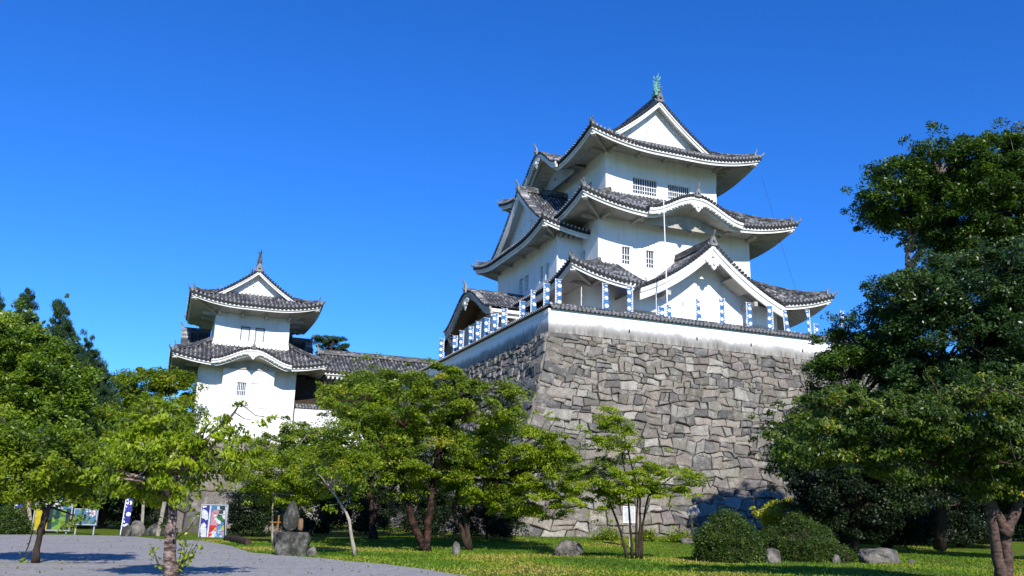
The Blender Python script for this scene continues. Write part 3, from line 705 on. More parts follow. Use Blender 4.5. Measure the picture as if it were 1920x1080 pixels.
t2 = Roof(.5, 14.45, 95.0, 110.4, 22.95, lambda d: .38*d + .036*d*d, .85, 5.5, Dl=5)
irimoya(turret, t2, 3.0, 6.98, 'Y', 3.0, 22.2, sp=.44, brackets=4, thick=.5, finial='bronze', fs=1.0, rh=.75, board_h=.38)
for yy in (99.0,): pass
tri_gable(tr1, 'L', 103.0, .6, 3.1, 17.6, 20.6, 3.0, inset=.5, board_h=.4, ridge_h=.6, relief=False, orn=.9, name='side_gable')
tri_gable(tr1, 'R', 103.0, 14.35, 3.1, 17.6, 20.6, 3.0, inset=.5, board_h=.4, ridge_h=.6, relief=False, orn=.9, name='side_gable')
MT['shutter'] = mat('shutter_plaster', (.50, .50, .48), .8)[0]
for xa in (6.2, 7.75):
    t = MB(); t.box((xa+.09, 98.05, 19.44), (xa+.91, 98.15, 20.84), 0); t.box((xa+.01, 98.16, 19.41), (xa+.99, 98.19, 20.93), 1); t.build('window_shutter', [MT['shutter'], MT['dark']], turret)  # near-black sheet behind paints in the recess shade round the shutter
# linking gallery and its low wall
gal = empty('gallery_building', (22, 100, 9.5), 'long low tile-roofed gallery between the turret and the keep', 'gallery')
gw = MB(); gw.box((16.2, 100, 9.0), (30.5, 104.5, 16.6)); gw.build('gallery_wall', MT['soffit'], gal); gd = MB(); gd.box((12.6, 99.2, 9.0), (16.2, 103.5, 15.9)); gd.build('shadowed_link', MT['barkdark'], gal)  # link box coloured near-black to stand for the shadow under the roofs
gp = MB()
for x in (17.2, 20.1, 21.5, 24.0, 26.5, 29.0): gp.box((x-.18, 99.85, 9.0), (x+.18, 99.999, 16.6))
gp.box((16.2, 99.82, 15.2), (30.5, 99.999, 15.5)); gp.build('posts', MT['wood'], gal)
for xa, xb, zz_ in ((18.4, 19.9, 14.6), (24.6, 26.0, 13.4)):
    gt = MB(); gt.box((xa, 99.7, 10.2), (xb, 99.84, zz_)); gt.build('screen_panel', MT['teal'], gal)
gr = MB()
for sg in (-1, 1):
    def P(a, b, sg=sg): return (a, 102.25 + sg*(1-b)*4.2, 16.95 + b*2.0 + .45*b*b)
    tile_sheet(gr, P, 15.6, 31.2, 4.8, .42, 9)
gro = gr.build('gallery_roof', [MT['tile'], MT['cap'], MT['undertile']], gal)
g2 = MB(); g2.sweep([(15.4, 102.25, 19.4), (31.4, 102.25, 19.4)], ridge_prof(.28, .6), 0); ornament(g2, (15.5, 102.25, 19.4), (-1, 0), .9); ornament(g2, (31.3, 102.25, 19.4), (1, 0), .9)
g2.sweep([(15.8, 98.2, 17.05), (15.8, 102.25, 19.3)], ridge_prof(.16, .3), 0); g2.build('ridge', MT['ridge'], gro)
g3 = MB(); g3.box((15.7, 98.2, 16.45), (31.1, 98.4, 16.85)); g3.box((15.9, 98.4, 16.3), (30.9, 100, 16.42))
for k in range(30): g3.box((16.1+k*.5, 98.42, 16.05), (16.3+k*.5, 99.99, 16.295))
g3.build('eaves', MT['trim'], gro)
def coping(mb, pts, out2, sp=.34, hw=.42, rise=.28):
    """little two-sided tiled cap along a straight wall; pts = two ends (ridge line), out2 = outward side vector"""
    p0, p1 = (np.array(p, float) for p in pts); L = np.linalg.norm(p1-p0); t = (p1-p0)/L; o = np.array(out2, float)
    for sg in (1, -1):
        def P(a, b, sg=sg): q = p0+t*a + o*sg*hw*(1-b); return (q[0], q[1], q[2]-rise*(1-b))
        tile_sheet(mb, P, 0, L, hw, sp, 2, caps=(sg == 1), skirt=.08, hgt=.07)
    mb.sweep([p0+np.array([0, 0, -.03]), p1+np.array([0, 0, -.03])], ridge_prof(.13, .2), 0)
lw = empty('low_plaster_wall', (18, 96.5, 9), 'low white tile-capped wall joining the turret and the gallery', 'wall')
q = MB(); q.box((12.57, 96.3, 8.2), (24.0, 96.9, 12.2)); q.build('wall_body', MT['plaster'], lw)
q = MB(); coping(q, ((12.57, 96.6, 12.62), (24.0, 96.6, 12.62)), (0, -1, 0)); q.build('tile_coping', [MT['tile'], MT['cap'], MT['undertile']], lw)

# ---------------------------------------------------------------- parapet on the high stone wall
PX, PY, PTOP = 24.13, 55.0, 16.25
par = empty('parapet_wall', (PX, PY, 14.2), 'long white plaster parapet with tile coping and grey-stained foot', 'parapet wall')
b = MB(); zb = 14.2; zt = 15.9; th = .5
def holes(n, L, a0): return [(a0 + k*L, a0 + k*L + .14, .62, .88) for k in range(n)]
wall_panel(b, (PX, PY, zb), (1, 0, 0), (0, -1, 0), 32, zt-zb, [(x, x+.13, .55, .82) for x in (6.4, 12.2, 17.1, 22.0, 27.0)], .3)
wall_panel(b, (PX, PY, zb), (0, 1, 0), (-1, 0, 0), 44, zt-zb, [(x, x+.14, .55, .85) for x in (1.6, 6.0, 13.5, 21, 28, 35)], .3)
b.box((PX+th, PY+th, zb), (PX+32, PY+th+.01, zt)); b.box((PX+th, PY+th, zb), (PX+th+.01, PY+44, zt))
b.box((PX-.05, PY-.05, zt-.32), (PX+32, PY-.001, zt)); b.box((PX-.05, PY, zt-.32), (PX-.001, PY+44, zt))
b.build('wall_body', [MT['parapet'], MT['dark']], par)
b = MB(); coping(b, ((PX+.1, PY+.22, PTOP), (PX+32, PY+.22, PTOP)), (0, -1, 0), hw=.5); coping(b, ((PX+.22, PY+.1, PTOP), (PX+.22, PY+44, PTOP)), (-1, 0, 0), hw=.5)
b.build('tile_coping', [MT['tile'], MT['cap'], MT['undertile']], par)

# ---------------------------------------------------------------- dry-laid stone walls
def batter(h): return .25*h + .0105*h*h
def h2(a, b_): 
    x = math.sin(a*127.1 + b_*311.7)*43758.5453; return x - math.floor(x)
def clip(poly, px, py, nx, ny):
    """keep the part of the polygon where (p-(px,py)).n <= 0"""
    o = []; n = len(poly)
    for i in range(n):
        a, b_ = poly[i], poly[(i+1) % n]; da = (a[0]-px)*nx + (a[1]-py)*ny; db = (b_[0]-px)*nx + (b_[1]-py)*ny
        if da <= 0: o.append(a)
        if (da < 0 < db) or (db < 0 < da): t = da/(da-db); o.append((a[0]+(b_[0]-a[0])*t, a[1]+(b_[1]-a[1])*t))
    return o
def stone_face(mb, P, L, H, seed, hs=(.36, .60), ws=(.44, 1.12), corner=True, rise=.75):
    """P(s,h)->point on the battered face; fitted blocks with straight irregular joints, long quoins at the corner"""
    rn = random.Random(seed); e = .03
    def warp(s, h): return h - (rise*math.exp(-max(0, s)/2.4)*min(1, h/1.6) if corner else 0)
    def nrm(s, h):
        s = max(s, .05); h = max(h, .05)
        a = np.array(P(s+e, h)) - np.array(P(s-e, h)); b_ = np.array(P(s, h+e)) - np.array(P(s, h-e)); n = np.cross(a, b_); return n/np.linalg.norm(n)
    sgn = -1. if nrm(L/2, H/2) @ (CAM - np.array(P(L/2, H/2))) < 0 else 1.
    def W3(s, h, o):
        hh = min(max(0., warp(s, h)), H+.4); return np.array(P(s, hh)) + sgn*nrm(s, hh)*o
    mb.col = (.012, .011, .01)
    mb.grid([[W3(L*i/24, H*j/10, -.2) for j in range(11)] for i in range(25)])
    def block(poly, prot, soft=.035, gap=.036):
        cx = sum(p[0] for p in poly)/len(poly); cy = sum(p[1] for p in poly)/len(poly)
        o = []
        for i in range(len(poly)):          # finer, slightly wavering outline
            a, b_ = poly[i], poly[(i+1) % len(poly)]; d = math.dist(a, b_); n = max(1, int(d/.22))
            for k in range(n):
                x = a[0]+(b_[0]-a[0])*k/n; y = a[1]+(b_[1]-a[1])*k/n
                o.append((x + .07*noise.noise((x*2.1, y*2.1, seed)), y + .07*noise.noise((x*2.1, y*2.1, seed+7))))
        r_ = rn.random(); base = rn.uniform(.125, .245); gap = gap*rn.uniform(.5, 1.35)
        if r_ < .15: tint = (base*.88, base*.76, base*.69)
        elif r_ < .28: tint = (base*.66, base*.62, base*.57)
        elif r_ < .42: tint = (base*1.34, base*1.25, base*1.06)
        elif r_ < .58: tint = (base*1.0, base*.93, base*.74)
        else: tint = (base*1.10, base*.96, base*.78)
        mb.col = tint; tx, ty = rn.uniform(-.17, .17), rn.uniform(-.20, .24); rings = []
        for ins, dep in ((gap, -.17), (gap+.012, -.02), (gap+soft, .0), (gap+soft*3.2, .03), (None, .035)):
            ring = []
            for x, y in o:
                d = math.hypot(x-cx, y-cy)+1e-6; f = .42 if ins is None else max(.3, 1-ins/d)
                X, Y = cx+(x-cx)*f, cy+(y-cy)*f
                off = dep + (prot + tx*(X-cx) + ty*(Y-cy) + .05*noise.noise((X*2.3, Y*2.3, seed+2)) if dep > -.1 else 0)
                ring.append(mb.vert(W3(X, Y, off)))
            rings.append(ring)
        n = len(o)
        for a, b_ in zip(rings[:-1], rings[1:]):
            for i in range(n): mb.face((a[i], a[(i+1) % n], b_[(i+1) % n], b_[i]))
        c = mb.vert(W3(cx, cy, prot+.04+.04*noise.noise((cx, cy, 1.)))); 
        for i in range(n): mb.face((rings[-1][i], rings[-1][(i+1) % n], c))
    # courses whose beds break at every joint above and below, so blocks are crooked four- to six-sided
    hk = [0.]
    while hk[-1] < H: hk.append(hk[-1] + rn.uniform(*hs)*(1+.40*hk[-1]/H))
    hk[-1] = max(hk[-1], H+.15); nr = len(hk)-1; joints = []
    for k in range(nr):
        js = [0.]; rh = hk[k+1]-hk[k]; s = rn.uniform(.2, 1.)
        while s < L-.25:
            js.append(s); w = rn.uniform(*ws)*(.7+.6*rh/.6)
            if rn.random() < .16: w *= .5
            s += w
        js.append(L); joints.append([(j, 0. if j in (0., L) else rn.uniform(-.22, .22)*min(1.2, rh/.5)) for j in js])
    def bed(k, s): return hk[k] + (0 if k == 0 else .30*noise.noise((s*.35, k*.9, seed)) + .16*noise.noise((s*1.05, k*3.7, seed+5)))
    nodes = []
    for k in range(nr+1):
        xs = set()
        if k < nr: xs |= {round(j-t/2, 4) for j, t in joints[k]}
        if k > 0: xs |= {round(j+t/2, 4) for j, t in joints[k-1]}
        xs = sorted(xs); nodes.append([(x, bed(k, x) + (rn.uniform(-.10, .10) if k else 0)) for x in xs])
    def along(k, x0, x1):
        import bisect
        return [p for p in nodes[k] if x0-1e-3 <= p[0] <= x1+1e-3]
    for k in range(nr):
        for i in range(len(joints[k])-1):
            (j0, t0), (j1, t1) = joints[k][i], joints[k][i+1]
            top = along(k, j0-t0/2, j1-t1/2); bot = along(k+1, j0+t0/2, j1+t1/2)
            if len(top) < 2 or len(bot) < 2 or top[0][0] > L or j1 <= j0: continue
            poly = top + bot[::-1]
            if rn.random() < .13 and (hk[k+1]-hk[k]) > .42 and len(top) >= 2:       # a thin packer over a block
                f = rn.uniform(.3, .7); m0 = (top[0][0]*(1-f)+bot[0][0]*f, top[0][1]*(1-f)+bot[0][1]*f); g_ = f + rn.uniform(-.12, .12); m1 = (top[-1][0]*(1-g_)+bot[-1][0]*g_, top[-1][1]*(1-g_)+bot[-1][1]*g_)
                block(top + [m1, m0], rn.uniform(-.06, .05), gap=.022); block([m0, m1] + bot[::-1], rn.uniform(-.04, .06), gap=.022)
            else: block(poly, rn.uniform(-.05, .07), gap=.024)
    if corner:                              # quoins, long and short in turn
        h = 0.; k = seed % 2
        while h < H:
            rh = rn.uniform(.62, .85)*(1+.3*h/H); w = rn.uniform(1.9, 2.6) if k % 2 else rn.uniform(1.1, 1.4)
            mb.col = (1, 1, 1)
            block([(.0, h), (w, h+rn.uniform(-.05, .05)), (w+rn.uniform(-.1, .1), h+rh*.95), (0., h+rh)], .085, .04, .034)
            h += rh; k += 1
ZTOP = 14.2
mw = MB()
cb = lambda h: batter(max(0, h))
stone_face(mw, lambda s, h: (PX + s - cb(h)*(1 - min(1, max(0, s)/34.)), PY - cb(h), ZTOP - h), 32, 14.0, 3)
stone_face(mw, lambda s, h: (PX - cb(h), PY + s - cb(h)*(1 - min(1, max(0, s)/40.)), ZTOP - h), 42, 14.0, 4)
mw.col = (.25, .24, .22)
mw.poly([(PX+32, PY, ZTOP), (PX+32, PY-6, 0), (PX+36, PY+40, 0), (PX+32, PY+40, ZTOP)])
tag(mw.build('stone_wall', MT['stone']), 'high battered rampart of grey fitted stones beneath the keep', 'stone wall')
tw = MB()
stone_face(tw, lambda s, h: (-3.0 + s, 96.6 - .3*h - .01*h*h, 8.4 - h), 27.3, 8.4, 21, (.6, .95), (.8, 1.9), False)
stone_face(tw, lambda s, h: (-3.0 - .3*h, 96.6 - .3*h + s, 8.4 - h), 14, 8.4, 22, (.7, 1.1), (.8, 1.9), False)
tag(tw.build('turret_rampart', MT['stone']), 'lower stone base under the small white turret', 'stone wall')
rb = MB()                                   # sloping retaining wall seen behind the foreground cherry
stone_face(rb, lambda s, h: (1.2 + s*.96, 63 + .25*s - .25*h, 3.6 - h), 8, 3.6, 25, (.8, 1.2), (1.2, 2.2), False)
tag(rb.build('retaining_wall', MT['stone']), 'pale stone retaining wall behind the foreground cherry trunk', 'stone wall')

# ---------------------------------------------------------------- ground
def gz(x, y):
    f = max(0, min(1, (y-38)/12)); f = f*f*(3-2*f); g = max(0, min(1, (x-6)/10)); r_ = .45*f*g
    k = max(0, min(1, (x-22)/14)); return r_ + .25*k*max(0, min(1, (y-20)/16))
MT['grass'] = None
def m_ground():
    m, t, b = mat('grass_ground', (.06, .1, .02), .95, .1); co = objco(t)
    a = noiset(t, co, .22, 5, .65); f = noiset(t, co, 3.5, 6, .8); ff = noiset(t, objco(t, (1, 1, 1)), 30, 3, .8)
    c = ramp(t, f, [(.3, (.06, .12, .006)), (.5, (.12, .21, .010)), (.7, (.20, .27, .02))])
    c = mixc(t, ramp(t, a, [(.47, (0, 0, 0)), (.60, (.85,)*3)]), c, ramp(t, f, [(.35, (.12, .12, .02)), (.65, (.26, .20, .06))]))
    c = mixc(t, .6, c, ramp(t, ff, [(.3, (.3,)*3), (.7, (1.5,)*3)]), 'MULTIPLY')
    t.links.new(c, b.inputs['Base Color']); bump(t, b, ff, 1., .08); return m
MT['grass'] = m_ground()
def m_gravel():
    m, t, b = mat('gravel', (.25, .25, .26), .9, .2); co = objco(t)
    v = t.nodes.new('ShaderNodeTexVoronoi'); v.inputs['Scale'].default_value = 22; t.links.new(co, v.inputs['Vector'])
    f = noiset(t, co, 60, 4, .8); a = noiset(t, co, .5, 4)
    c = mixc(t, .55, ramp(t, v.outputs['Color'], [(0, (.15, .14, .125)), (.5, (.32, .30, .27)), (1, (.54, .51, .46))]), ramp(t, f, [(.3, (.14, .135, .13)), (.7, (.48, .46, .45))]))
    c = mixc(t, ramp(t, a, [(.4, (0, 0, 0)), (.7, (.45,)*3)]), c, (.36, .34, .30)); w_ = noiset(t, objco(t, (.25, 1.4, 1)), .8, 5, .7); c = mixc(t, ramp(t, w_, [(.52, (0, 0, 0)), (.68, (.5,)*3)]), c, (.17, .16, .14))
    mfn = noiset(t, co, 5, 6, .85); c = mixc(t, 1.0, c, ramp(t, mfn, [(.3, (.5,)*3), (.5, (1,)*3), (.7, (1.45,)*3)]), 'MULTIPLY')
    t.links.new(c, b.inputs['Base Color']); bump(t, b, v.outputs['Distance'], .8, .03); return m
MT['gravel'] = m_gravel()
g = MB()
xs = list(np.arange(-60, 110, 2.)); ys = list(np.arange(-30, 140, 2.))
g.grid([[(x, y, gz(x, y) if (-50 < x < 90 and -20 < y < 120) else 0) for y in ys] for x in xs])
far = 3000
g2_ = MB()
for x0, x1, y0, y1 in ((-far, far, 138, far), (-far, far, -far, -30), (-far, -60, -30, 138), (108, far, -30, 138)):
    g2_.poly([(x0, y0, -.01), (x1, y0, -.01), (x1, y1, -.01), (x0, y1, -.01)])
g.v += []; off = len(g.v)
for v in g2_.v: g.v.append(v)
for f in g2_.f: g.face([i+off for i in f])
tag(g.build('ground', MT['grass'], smooth=True), kind='structure')
edge = [(300, 1011), (380, 1014), (430, 1023), (470, 1036), (520, 1041), (580, 1045), (650, 1052), (720, 1058), (800, 1068), (880, 1080), (1000, 1100), (1300, 1180)]
E_ = [atZ(x, y)[:2] for x, y in edge]; E_ = E_[::-1]
far_edge = [atZ(x, y)[:2] for x, y in ((240, 1005), (120, 1003), (0, 1002), (-200, 998), (-700, 985))]
gv = MB(); pts = [tuple(p) for p in E_] + [tuple(p) for p in far_edge]
# subdivide and roughen the outline
P2 = []
allp = [(60., -40.)] + [(E_[0][0]+3, -5.)] + pts + [(-90., 40.), (-90., -40.)]
for i in range(len(allp)):
    a, b_ = np.array(allp[i]), np.array(allp[(i+1) % len(allp)]); n = max(1, min(60, int(np.linalg.norm(b_-a)/.35)))
    for k in range(n):
        p = a + (b_-a)*k/n; w = .18 if 0 < i < len(allp)-2 else 0
        P2.append((p[0]+w*noise.noise((p[0]*1.7, p[1]*1.7, 3)), p[1]+w*2*noise.noise((p[0]*1.7, p[1]*1.7, 9)), .006 + gz(p[0], p[1])))
gv.poly(P2); tag(gv.build('gravel_path', MT['gravel']), kind='structure')
# inner courtyard level behind the parapet
yd = MB(); yd.poly([(PX+.2, PY+.2, 14.5), (PX+32, PY+.2, 14.5), (PX+32, PY+43, 14.5), (PX+.2, PY+43, 14.5)]); tag(yd.build('yard', MT['gravel']), kind='structure')

# ---------------------------------------------------------------- vegetation
def leaf_mesh(name, C3, size, up, spread, m, parent, aspect=.42, droop=.25, seedv=0, rnd=None, outw=None):
    """one pointed face per leaf, at the given points"""
    r = np.random.default_rng(seedv); n = len(C3)
    d = r.normal(size=(n, 3)); d /= np.linalg.norm(d, axis=1)[:, None]
    if outw is not None: d = d*spread + outw*(1-spread)*1.2
    d[:, 2] = d[:, 2]*.6 - droop; d /= np.linalg.norm(d, axis=1)[:, None]
    nn = r.normal(size=(n, 3))*spread + np.array([0, 0, 1.])*up + np.array([SUN.x, SUN.y, SUN.z])*.75; w = np.cross(d, nn); w /= (np.linalg.norm(w, axis=1)[:, None]+1e-9)
    L = size*r.uniform(.6, 1.35, n)[:, None]
    V = np.empty((n, 4, 3)); V[:, 0] = C3 - d*L*.5; V[:, 1] = C3 + w*L*aspect*.5 - d*L*.05; V[:, 2] = C3 + d*L*.5; V[:, 3] = C3 - w*L*aspect*.5 - d*L*.05
    me = bpy.data.meshes.new(name); me.vertices.add(n*4); me.vertices.foreach_set('co', V.reshape(-1).astype(np.float32))
    me.loops.add(n*4); me.loops.foreach_set('vertex_index', np.arange(n*4, dtype=np.int32))
    me.polygons.add(n); me.polygons.foreach_set('loop_start', np.arange(0, n*4, 4, dtype=np.int32)); me.polygons.foreach_set('loop_total', np.full(n, 4, dtype=np.int32))
    a = me.attributes.new('rnd', 'FLOAT', 'FACE'); rv = r.random(n) if rnd is None else np.clip(rnd + r.normal(size=n)*.16, 0, 1)
    a.data.foreach_set('value', rv.astype(np.float32)); me.materials.append(MT[m]); me.update(calc_edges=True)
    o = bpy.data.objects.new(name, me); COL.objects.link(o)
    if parent is not None:
        o.parent = parent
        if parent.type == 'EMPTY': o.matrix_parent_inverse = Matrix.Translation(-parent.location)
    return o
def puffs_in(ells, n, r, shell=.55):
    """cluster centres spread through the crown's volume, more of them near its surface"""
    vol = np.array([e[3]*e[4]*e[5] for e in ells])**.8; vol /= vol.sum(); out_ = []
    for i in r.choice(len(ells), n, p=vol):
        e = ells[i]; d = r.normal(size=3); d /= np.linalg.norm(d); k = r.uniform(shell, 1)**.6
        out_.append([e[0]+d[0]*e[3]*k, e[1]+d[1]*e[4]*k, e[2]+d[2]*e[5]*k, *d])
    return np.array(out_)
def branch(mb, a, b, r0, r1, r, sag=.12, n=6, wob=.05):
    a, b = np.array(a, float), np.array(b, float); L = np.linalg.norm(b-a); pts = []; rr = []
    off = r.normal(size=3)*L*wob
    for k in range(n+1):
        t = k/n; p = a + (b-a)*t + np.array([0, 0, 1.])*math.sin(t*math.pi)*L*sag + off*math.sin(t*math.pi*1.0) + (r.normal(size=3)*L*.012 if 0 < k < n else 0)
        pts.append(p); rr.append(r0*(1-t)**.8 + r1*t)
    mb.tube(pts, rr, 6); return pts
def tree(name, label, cat, group, base, trunk, tr, ells, npuff, pr, nleaf, lsize, lm, bark='barkdark', flat=.55, seed=1, shell=.55, nb=14, stems=None, up=.8, aspect=.45, droop=.25, spread=.7, dark=None, twig=True, gap=0., dens=2.3):
    """trunk: points from the foot upwards, ells: crown ellipsoids (x,y,z,rx,ry,rz)"""
    r = np.random.default_rng(seed); base = np.array(base, float)
    root = empty(name, tuple(base), label, cat, group); tr = tr*.72
    pf = puffs_in(ells, npuff, r, shell)
    ns = max(4, npuff//5); sp_ = puffs_in(ells, ns, r, .95); e0 = np.array([ells[0][0], ells[0][1], ells[0][2]]); sp_[:, :3] += sp_[:, 3:6]*pr*r.uniform(.5, 1.5, ns)[:, None]; pf = np.concatenate([pf, sp_])
    nleaf = int(nleaf*dens); per = max(8, nleaf//npuff); C = []; RV = []; OW = []
    for iq, q in enumerate(pf):
        k = int(per*r.uniform(.5, 1.6)*(.3 if iq >= npuff else 1)); R_ = pr*r.uniform(.5, 1.35)*(.6 if iq >= npuff else 1)
        d = r.normal(size=(k, 3)); d /= np.linalg.norm(d, axis=1)[:, None]; d *= (r.random(k)**.45)[:, None]*R_
        ax = r.uniform(.8, 1.25); d[:, 0] *= ax; d[:, 1] /= ax; d[:, 2] *= flat
        tl = r.normal(size=2)*.22; d[:, 2] += d[:, 0]*tl[0] + d[:, 1]*tl[1] - (d[:, 0]**2+d[:, 1]**2)/(R_*R_+1e-6)*R_*.22
        C.append(q[:3] + d); RV.append(np.full(k, np.clip(r.normal(.45, .2), .05, .9))); OW.append(np.tile(q[3:6], (k, 1)))
    C = np.concatenate(C); RV = np.concatenate(RV); OW = np.concatenate(OW)
    ok = C[:, 2] > base[2] + .15; C, RV, OW = C[ok], RV[ok], OW[ok]
    tb_ = MB(); T = [np.array(p, float) for p in trunk]; n = len(T)
    sets = [T] if not stems else stems
    for S_ in sets:
        S_ = [np.array(p, float) for p in S_]; fine = []; rr = []
        for i in range(len(S_)-1):
            for k in range(4):
                t = k/4; fine.append(S_[i]*(1-t)+S_[i+1]*t + (r.normal(size=3)*tr*.12 if (i or k) else 0)); rr.append(0)
        fine.append(S_[-1]); m_ = len(fine); rr = [tr*(1.25-.25*min(1, j/2) if j < 3 else 1)*(1-.62*j/(m_-1)) for j in range(m_)]
        tb_.tube(fine, rr, 9)
    lb = tb_; tops = [S_[-1] for S_ in sets]; mids = [S_[len(S_)//2] for S_ in sets]; cand = [np.array(x, float) for S_ in sets for x in S_[max(1, len(S_)//2):]]
    sel = r.choice(len(pf), min(nb, len(pf)), replace=False); nodes = list(cand)
    for i in sel:
        q = pf[i, :3]; j = min(range(len(cand)), key=lambda k: np.linalg.norm(cand[k]-q) + (3 if cand[k][2] > q[2] else 0)); L = np.linalg.norm(cand[j]-q)
        nodes += branch(lb, cand[j], q, tr*.42, tr*.08, r, .06)[2:]
    if twig:
        ND = np.array(nodes)
        for q in pf[r.choice(len(pf), min(len(pf), nb*5), replace=False), :3]:
            j = int(np.argmin(((ND-q)**2).sum(1))); lb.tube([ND[j], (ND[j]+q)/2 + r.normal(size=3)*.08, q], [tr*.10, tr*.07, tr*.03], 4)
    lb.build('trunk', MT[bark], root, smooth=True)
    leaf_mesh('crown', C, lsize, up, spread, lm, root, aspect, droop, seed+50, RV, OW)
    return root
def ell(px0, py0, px1, py1, cz, dep=1.0, dz=0.):
    """crown ellipsoid filling that part of the view at depth cz"""
    c = at((px0+px1)/2, (py0+py1)/2, cz); rx = (px1-px0)/2*cz/FPX; rz = (py1-py0)/2*cz/FPX
    return (c[0], c[1], c[2]+dz, rx, rx*dep, rz)
def G0(px, py):
    p = atZ(px, py); return np.array([p[0], p[1], gz(p[0], p[1])])
def czof(p): return float(RM[2] @ (np.array(p)-CAM))
def up_at(px, py, b): return at(px, py, czof(b))

# foreground cherries and maples on the lawn and the gravel
CH = 'cherry trees and maples on the lawn below the walls'
b = G0(320, 1088); c = czof(b)
tree('cherry_tree', 'foreground cherry tree with ribbed trunk standing on the gravel', 'tree', CH, b, [b, up_at(320, 1010, b), up_at(322, 935, b), up_at(330, 880, b)], .22,
     [ell(190, 800, 400, 935, c, 1), ell(240, 750, 350, 860, c), ell(340, 800, 500, 900, c), ell(395, 750, 470, 830, c, .7), ell(200, 850, 330, 930, c)], 130, .33, 6500, .125, 'bright', 'barkstripe', .42, 11, nb=18, droop=.55, aspect=.40, dens=1.8)
b = G0(66, 1056); c = czof(b)
tree('cherry_tree', 'small dark cherry tree leaning right, on the gravel at far left', 'tree', CH, b, [b, up_at(75, 1000, b), up_at(95, 950, b), up_at(115, 900, b)], .13,
     [ell(-60, 840, 110, 940, c), ell(60, 800, 235, 930, c), ell(-40, 790, 60, 880, c)], 130, .5, 11000, .12, 'cherry', 'barkdark', .5, 12, nb=14, stems=[[b, up_at(75, 1000, b), up_at(92, 952, b), up_at(120, 900, b)], [b+np.array([.02, .02, .8]), up_at(86, 960, b), up_at(60, 900, b)]])
b = G0(665, 1042); c = czof(b)
tree('sapling_tree', 'slender pale-barked young tree beside the gravel edge', 'tree', CH, b, [b, up_at(655, 975, b), up_at(640, 945, b), up_at(618, 915, b)], .10,
     [ell(560, 830, 700, 930, c), ell(600, 790, 690, 870, c)], 70, .42, 5200, .11, 'cherry', 'barkpale', .45, 13, nb=10)
b = G0(700, 1018); c = czof(b)
tree('cherry_tree', 'cherry tree with reddish swollen trunk left of the great wall', 'tree', CH, b, [b, up_at(698, 960, b), up_at(690, 915, b), up_at(700, 860, b)], .30,
     [ell(600, 770, 760, 900, c), ell(560, 810, 660, 910, c), ell(620, 700, 740, 800, c), ell(690, 780, 800, 900, c)], 190, .62, 19000, .14, 'cherry', 'barkbrown', .42, 14, nb=18)
b = G0(800, 1034); c = czof(b)
tree('cherry_tree', 'tallest spreading cherry tree in front of the rampart corner', 'tree', CH, b, [b, up_at(790, 980, b), up_at(775, 900, b), up_at(790, 820, b), up_at(810, 740, b)], .26,
     [ell(690, 700, 850, 820, c), ell(760, 680, 900, 790, c), ell(840, 710, 985, 800, c), ell(600, 720, 730, 790, c), ell(720, 800, 900, 900, c), ell(700, 850, 810, 930, c), ell(640, 840, 740, 920, c)], 290, .55, 29000, .13, 'cherry', 'barkbrown', .38, 15, nb=26,
     stems=[[b, up_at(802, 980, b), up_at(812, 900, b), up_at(835, 800, b), up_at(860, 745, b)], [b, up_at(775, 985, b), up_at(752, 900, b), up_at(760, 800, b), up_at(780, 730, b)]])
b = G0(845, 1030) + np.array([.6, -1, 0]); c = czof(b)
tree('cherry_tree', 'bright leafy cherry tree spreading over the rampart foot', 'tree', CH, b, [b, up_at(880, 960, b), up_at(930, 900, b), up_at(960, 850, b)], .2,
     [ell(880, 785, 1050, 880, c), ell(830, 850, 980, 940, c), ell(960, 830, 1110, 940, c), ell(1000, 830, 1085, 890, c), ell(900, 900, 1060, 965, c), ell(820, 800, 960, 900, c)], 270, .50, 27000, .13, 'bright', 'barkdark', .36, 16, nb=24,
     stems=[[b, up_at(870, 965, b), up_at(925, 900, b), up_at(965, 845, b)], [b, up_at(850, 960, b), up_at(862, 900, b), up_at(890, 860, b)]])
b = G0(1190, 1048); c = czof(b)
st = [[b+np.array([dx, 0, 0]), up_at(x1, 985, b), up_at(x2, 930, b), up_at(x3, y3, b)] for dx, x1, x2, x3, y3 in ((-.35, 1160, 1140, 1100, 890), (-.12, 1182, 1178, 1160, 810), (.1, 1193, 1196, 1215, 880), (.3, 1205, 1215, 1265, 890), (.2, 1200, 1200, 1165, 800))]
tree('maple_tree', 'small multi-stemmed maple standing alone before the great wall', 'tree', CH, b, st[0], .085,
     [ell(1090, 850, 1220, 925, c), ell(1200, 865, 1320, 925, c, .8), ell(1110, 790, 1195, 850, c, .9), ell(1120, 755, 1170, 805, c, .9), ell(1060, 895, 1170, 960, c, .8), ell(1120, 900, 1250, 945, c)], 170, .42, 15000, .10, 'bright', 'barkdark', .28, 17, nb=22, stems=st)
b = G0(512, 1004) ; c = 42.; b = at(512, 1004, 42.); b[2] = gz(b[0], b[1])
tree('sapling_tree', 'staked young cherry tree behind the stone monument', 'tree', CH, b, [b, up_at(511, 960, b), up_at(512, 925, b), up_at(515, 890, b)], .07,
     [ell(440, 850, 560, 920, c), ell(520, 830, 640, 920, c), ell(470, 900, 600, 945, c)], 120, .55, 10500, .125, 'bright', 'barkpale', .36, 18, nb=14)
b = at(560, 1000, 56.); b[2] = .3; c = czof(b)
tree('cherry_tree', 'dark cherry tree crown against the white turret foot', 'tree', CH, b, [b, up_at(556, 930, b), up_at(550, 850, b)], .22,
     [ell(480, 800, 580, 870, c), ell(510, 790, 620, 850, c), ell(430, 830, 520, 880, c), ell(540, 830, 650, 900, c)], 120, .62, 10000, .15, 'cherry', 'barkdark', .4, 19, nb=14)
b = at(610, 1000, 56.); b[2] = .3; c = czof(b)
